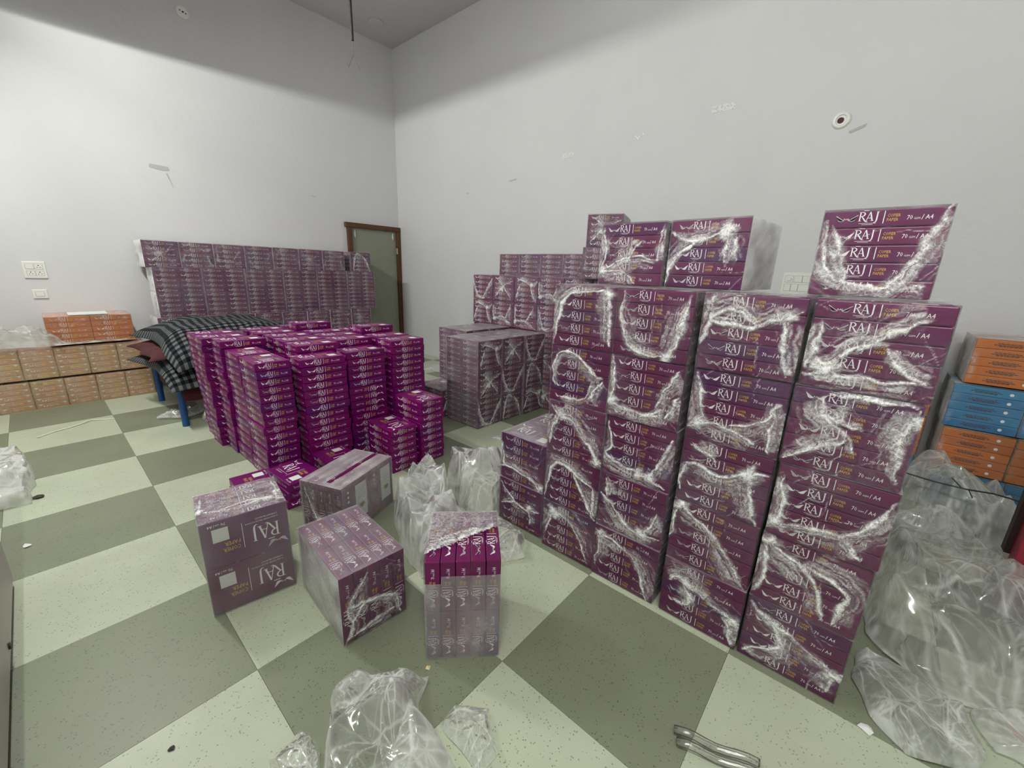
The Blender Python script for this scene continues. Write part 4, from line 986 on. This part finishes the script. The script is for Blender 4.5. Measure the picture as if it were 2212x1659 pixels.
# ------------------------------------------------------------------ things on the walls
M_WHITE = plain('white_plastic', srgb(232, 232, 226), .35, var=.02)
M_SEAM = plain('switch_seam', srgb(120, 120, 114), .5)
M_HOLE = plain('dark_hole', srgb(50, 22, 20), .7)
def plate_local(name, label, M, w_, h_, mods, cat='switch plate'):
    """a switch plate; local x right, y up, z out of the wall. mods: (kind, x0, y0, x1, y1)"""
    r = bpy.data.objects.new(name, None); C.objects.link(r); r.matrix_world = M; tag(r, label, cat); r.empty_display_size = .05
    bm = bmesh.new(); add_box(bm, -w_ / 2, w_ / 2, -h_ / 2, h_ / 2, 0, .012, bevel=.004, seg=2); obj('plate', to_mesh(bm, 'plate', M_WHITE), r)
    for kind, x0, y0, x1, y1 in mods:
        bm = bmesh.new(); add_box(bm, x0 - .0015, x1 + .0015, y0 - .0015, y1 + .0015, .0121, .0126)
        obj('module_frame', to_mesh(bm, 'module_frame', M_SEAM), r)
        bm = bmesh.new(); add_box(bm, x0, x1, y0, y1, .0127, .016 if kind == 'switch' else .014, bevel=.0012); o = obj(kind, to_mesh(bm, kind, M_WHITE), r)
        if kind == 'socket':
            cx, cy = (x0 + x1) / 2, (y0 + y1) / 2
            for dx, dy, rr in ((0, .010, .0045), (-.010, -.007, .0035), (.010, -.007, .0035)):
                bm = bmesh.new(); add_cyl(bm, (cx + dx, cy + dy, .0141), (cx + dx, cy + dy, .0146), rr, n=10)
                obj('pin_hole', to_mesh(bm, 'pin_hole', M_HOLE), o)
        if kind == 'dial':
            cx, cy = (x0 + x1) / 2, (y0 + y1) / 2
            bm = bmesh.new(); add_cyl(bm, (cx, cy, .014), (cx, cy, .022), .017, .014, n=18); obj('dial_knob', to_mesh(bm, 'dial_knob', M_WHITE), o)
    return r
def on_left(x, z): return Matrix.Translation(t3(x, YL - .002, z)) @ Matrix(((1, 0, 0, 0), (0, 0, -1, 0), (0, 1, 0, 0), (0, 0, 0, 1)))
def on_right(y, z): return Matrix.Translation(t3(XR - .002, y, z)) @ Matrix(((0, 0, -1, 0), (-1, 0, 0, 0), (0, 1, 0, 0), (0, 0, 0, 1)))
a = .032
plate_local('switch_plate', 'white socket plate with one switch and three sockets on left wall', on_left(-.375, 2.045), .15, .155, [('switch', -.055, .008, -.003, .055), ('socket', .003, .008, .055, .055), ('socket', -.055, -.055, -.003, -.008), ('socket', .003, -.055, .055, -.008)])
plate_local('switch_plate', 'small white switch plate under the socket plate on left wall', on_left(-.385, 1.675), .10, .085, [('switch', -.028, -.022, .028, .022)])
plate_local('switch_plate', 'white switch plate with a dial on right wall behind the near stack', on_right(-8.40, 2.22), .21, .17, [('dial', -.085, .01, -.03, .06), ('switch', -.02, .01, .03, .06), ('switch', .035, .01, .085, .06), ('switch', -.085, -.06, -.04, -.005), ('switch', -.035, -.06, .01, -.005), ('switch', .015, -.06, .085, -.005)])
def round_cap(name, label, M, r_, hole):
    r = bpy.data.objects.new(name, None); C.objects.link(r); r.matrix_world = M; tag(r, label, 'wall cap'); r.empty_display_size = .05
    bm = bmesh.new()
    pr = [(r_, 0), (r_, .008), (r_ * .86, .016), (r_ * .62, .014), (r_ * .55, .006)] if hole else [(r_, 0), (r_, .01), (r_ * .8, .016), (0.001, .017)]
    n = 32; rings = [[bm.verts.new((q * math.cos(2 * PI * i / n), q * math.sin(2 * PI * i / n), h)) for i in range(n)] for q, h in pr]
    for A, B in zip(rings, rings[1:]):
        for i in range(n): bm.faces.new((A[i], A[(i + 1) % n], B[(i + 1) % n], B[i]))
    bm.faces.new(rings[-1])
    obj('ring' if hole else 'cover', to_mesh(bm, 'cap', M_WHITE), r)
    if hole:
        bm = bmesh.new(); add_cyl(bm, (-.004, -.002, .0065), (-.004, -.002, .010), r_ * .36, n=20); obj('opening', to_mesh(bm, 'opening', plain('deep_red', srgb(74, 8, 10), .6)), r)
    else:
        for dx in (-.025, 0, .025):
            bm = bmesh.new(); add_cyl(bm, (dx, -dx * .3, .0165), (dx, -dx * .3, .0180), .006 if dx else .009, n=10); obj('screw_hole', to_mesh(bm, 'screw_hole', M_HOLE), r)
    return r
round_cap('wall_rosette', 'white ring with a dark red centre high on right wall', on_right(-8.505, 4.14), .056, True)
round_cap('junction_cover', 'round white cover with three holes high on left wall', on_left(2.125, 6.41), .058, False)
cc = round_cap('junction_cover', 'faint round painted cover on the ceiling near the corner', Matrix.Translation(t3(5.48, .07, ZC - .001)) @ Matrix.Rotation(PI, 4, 'X'), .10, False)
for ch in cc.children:
    if ch.name.startswith('screw'): bpy.data.objects.remove(ch)
for ch in cc.children: ch.data.materials.clear(); ch.data.materials.append(M_CEIL)
# glossy leftover tape on the right wall
M_TAPE = plain('tape_glints', srgb(246, 246, 246), .12, .6, var=.0)
def tape(label, y, z, w_, h_, rot, seed, fill):
    r = random.Random(seed); bm = bmesh.new(); nx, ny = max(3, int(w_ / .012)), max(2, int(h_ / .012))
    for i in range(nx):
        for j in range(ny):
            if r.random() > fill: continue
            x0 = -w_ / 2 + i * w_ / nx; y0 = -h_ / 2 + j * h_ / ny
            q = [bm.verts.new((x0 + a * w_ / nx * r.uniform(.7, 1.1), y0 + b * h_ / ny * r.uniform(.7, 1.1), .003)) for a, b in ((0, 0), (1, 0), (1, 1), (0, 1))]; bm.faces.new(q)
    # white flakes: the glints on the clear tape, put into its colour
    o = bpy.data.objects.new('tape_strip', to_mesh(bm, 'tape_strip', M_TAPE)); C.objects.link(o); o.matrix_world = on_right(y, z) @ Matrix.Rotation(rot, 4, 'Z'); tag(o, label, 'tape', kind='stuff')
tape('patch of shiny tape on right wall, widest and highest', -7.12, 4.545, .19, .05, .0, 1, .62)
tape('patch of shiny tape on right wall, farthest from the ring', -4.56, 4.30, .155, .05, .1, 2, .8)
tape('flecks of shiny tape on right wall between the two patches', -5.89, 4.385, .10, .045, .1, 3, .22)
# faint trowel marks in the plaster
M_MARK = plain('old_plaster', srgb(186, 184, 184), .7)
def mark(pts, M):
    bm = bmesh.new(); bm.faces.new([bm.verts.new((x, y, .0025)) for x, y in pts]); o = obj('plaster_mark', to_mesh(bm, 'plaster_mark', M_MARK)); return o, M
for pts, M, par in (([(-.08, .03), (.08, .025), (.085, -.01), (.03, -.02), (-.02, -.015), (-.085, -.005)], on_left(1.42, 3.83), wall_left), ([(0, .06), (.015, .06), (.05, -.08), (.045, -.08)], on_left(1.50, 3.66), wall_left),
                    ([(-.03, .012), (.03, 0), (.03, -.012), (-.02, 0)], on_left(4.12, 3.75), wall_left), ([(-.06, .01), (.06, .02), (.05, .0), (-.06, -.005)], on_right(-3.25, 4.02), wall_right), ([(-.05, -.015), (.05, .022), (.045, .0), (-.04, -.03)], on_right(-8.68, 4.03), wall_right), ([(-.015, .01), (.015, .01), (.015, -.012), (-.015, -.01)], on_right(-1.9, 3.9), wall_right)):
    o, M = mark(pts, M); o.parent = par; o.matrix_parent_inverse = Matrix.Identity(4); o.matrix_basis = M

# the door in the corner
M_WOOD = plain('brown_wood', srgb(84, 52, 18), .45, var=.2, bs=.15); M_LEAF = plain('door_paint', srgb(138, 142, 126), .5, var=.04)
dx0, dx1, dz = 4.83, 6.33, 3.28
door = empty('door_1', t3((dx0 + dx1) / 2, YL, 0)); tag(door, 'grey green door in a brown wooden frame by the far corner', kind='structure')
do = Vector(t3((dx0 + dx1) / 2, YL, 0))
def dpart(name, m, x0, x1, z0, z1, d0, d1, par=None):
    bm = bmesh.new(); add_box(bm, x0 * T - do.x, x1 * T - do.x, -d1, -d0, z0 * T, z1 * T, bevel=.003); return obj(name, to_mesh(bm, name, m), par or door)
leaf = dpart('leaf', M_LEAF, dx0 + .12, dx1 - .10, 0.01, dz - .12, .002, .012)
dpart('jamb', M_WOOD, dx0 + .02, dx0 + .13, 0, dz - .11, .001, .05); dpart('jamb', M_WOOD, dx1 - .11, dx1 - .002, 0, dz - .11, .001, .05); dpart('lintel', M_WOOD, dx0 - .03, dx1 - .002, dz - .11, dz, .001, .055)
M_STEEL = plain('steel', srgb(190, 190, 186), .3, metal=.8)
for xx in (dx0 + .22, dx1 - .2):
    b = dpart('bolt', M_STEEL, xx - .015, xx + .015, dz - .34, dz - .16, .0125, .025, leaf); b.location = (0, 0, 0)
    b2 = dpart('bolt_plate', M_STEEL, xx - .03, xx + .03, dz - .30, dz - .21, .0121, .0155, leaf)
dpart('hinge', M_STEEL, dx1 - .125, dx1 - .10, 2.6, 2.75, .0125, .054)

# conduit rod hanging from the ceiling with two bare wires
rod = empty('ceiling_rod', t3(2.14, -4.73, ZC - .001)); tag(rod, 'black rod hanging from the ceiling with two bare wire ends', 'rod')
M_BLK = plain('black_iron', srgb(28, 22, 24), .5); M_WIRE = plain('grey_wire', srgb(110, 100, 104), .5)
bm = bmesh.new(); add_cyl(bm, (0, 0, 0), (0, 0, (4.47 - ZC) * T), .0085, n=12); obj('rod', to_mesh(bm, 'rod', M_BLK), rod)
bm = bmesh.new(); zz = (4.47 - ZC) * T; add_tube(bm, [(0, 0, zz), (0, 0, zz - .04), (.002, 0, zz - .075)], .0022, 6); obj('wire', to_mesh(bm, 'wire', M_WIRE), rod)
rv = Vector((.652, -.757, 0))
for s, dn in ((-1, .066), (1, .08)):
    bm = bmesh.new(); add_tube(bm, [Vector((.002, 0, zz - .075)), rv * (s * .020) + Vector((0, 0, zz - .075 - dn * .55)), rv * (s * .036) + Vector((0, 0, zz - .075 - dn))], [.0018, .0018, .0026], 6)
    obj('wire_end', to_mesh(bm, 'wire_end', M_WIRE), rod)

# grey cabinet at the left edge of the view
M_CAB = plain('grey_laminate', srgb(200, 192, 190), .45, var=.05)
cab = empty('cabinet', t3(-1.42, -6.6, 0)); tag(cab, 'grey cabinet side at the left edge with a dark round lock', 'cabinet')
co = Vector(t3(-1.42, -6.6, 0))
def cpart(name, m, x0, x1, y0, y1, z0, z1, bev=.003, par=None):
    bm = bmesh.new(); add_box(bm, x0 * T - co.x, x1 * T - co.x, y0 * T - co.y, y1 * T - co.y, z0 * T, z1 * T, bevel=bev); return obj(name, to_mesh(bm, name, m), par or cab)
cpart('plinth', M_DIRT, -1.88, -.935, -8.2, -5.06, 0.002, .05)
cpart('side_panel', M_CAB, -.965, -.92, -8.22, -5.04, .05, 1.30)
cpart('carcass', M_CAB, -1.90, -.967, -8.20, -5.06, .051, 1.28)
cpart('top', M_CAB, -1.92, -.91, -8.24, -5.02, 1.301, 1.36)
bm = bmesh.new(); add_cyl(bm, Vector(t3(-.9185, -5.92, .10)) - co, Vector(t3(-.911, -5.92, .10)) - co, .012, n=14); obj('lock', to_mesh(bm, 'lock', M_DIRT), cab)

# red metal frame at the right edge, with a black wire
M_RED = plain('red_paint', srgb(150, 44, 62), .45, bs=.15); M_DARK = plain('dark_strip', srgb(40, 14, 16), .6)
fr = empty('metal_frame', t3(3.86, -10.5, 0)); tag(fr, 'red metal post with a dark strip at the right edge', 'frame')
fo = Vector(t3(3.86, -10.5, 0))
for nm, m_, b_ in (('post', M_RED, (3.74, 3.86, -10.62, -10.345, .04, 2.0)), ('strip', M_DARK, (3.862, 3.95, -10.42, -10.315, .40, 2.0)), ('foot', M_DIRT, (3.70, 3.92, -10.66, -10.33, .003, .039))):
    bm = bmesh.new(); add_box(bm, b_[0] * T - fo.x, b_[1] * T - fo.x, b_[2] * T - fo.y, b_[3] * T - fo.y, b_[4] * T, b_[5] * T, bevel=.003); obj(nm, to_mesh(bm, nm, m_), fr)
bm = bmesh.new()
add_tube(bm, [t3(x, y, z) for x, y, z in ((4.5, -9.77, .60), (4.5, -9.95, .585), (4.46, -10.15, .60), (4.38, -10.28, .645), (4.2, -10.33, .70), (3.93, -10.36, .78))], .004, 6)
for a_, b_ in (((4.49, -10.12, .595), (4.49, -10.05, .66)), ((4.48, -10.16, .60), (4.48, -10.2, .53))):
    add_tube(bm, [t3(*a_), t3(*b_)], .0025, 5)
tag(obj('wire', to_mesh(bm, 'wire', plain('black_wire', srgb(30, 28, 28), .5)), None), 'black frayed wire drooping over plastic to the red frame', 'wire')
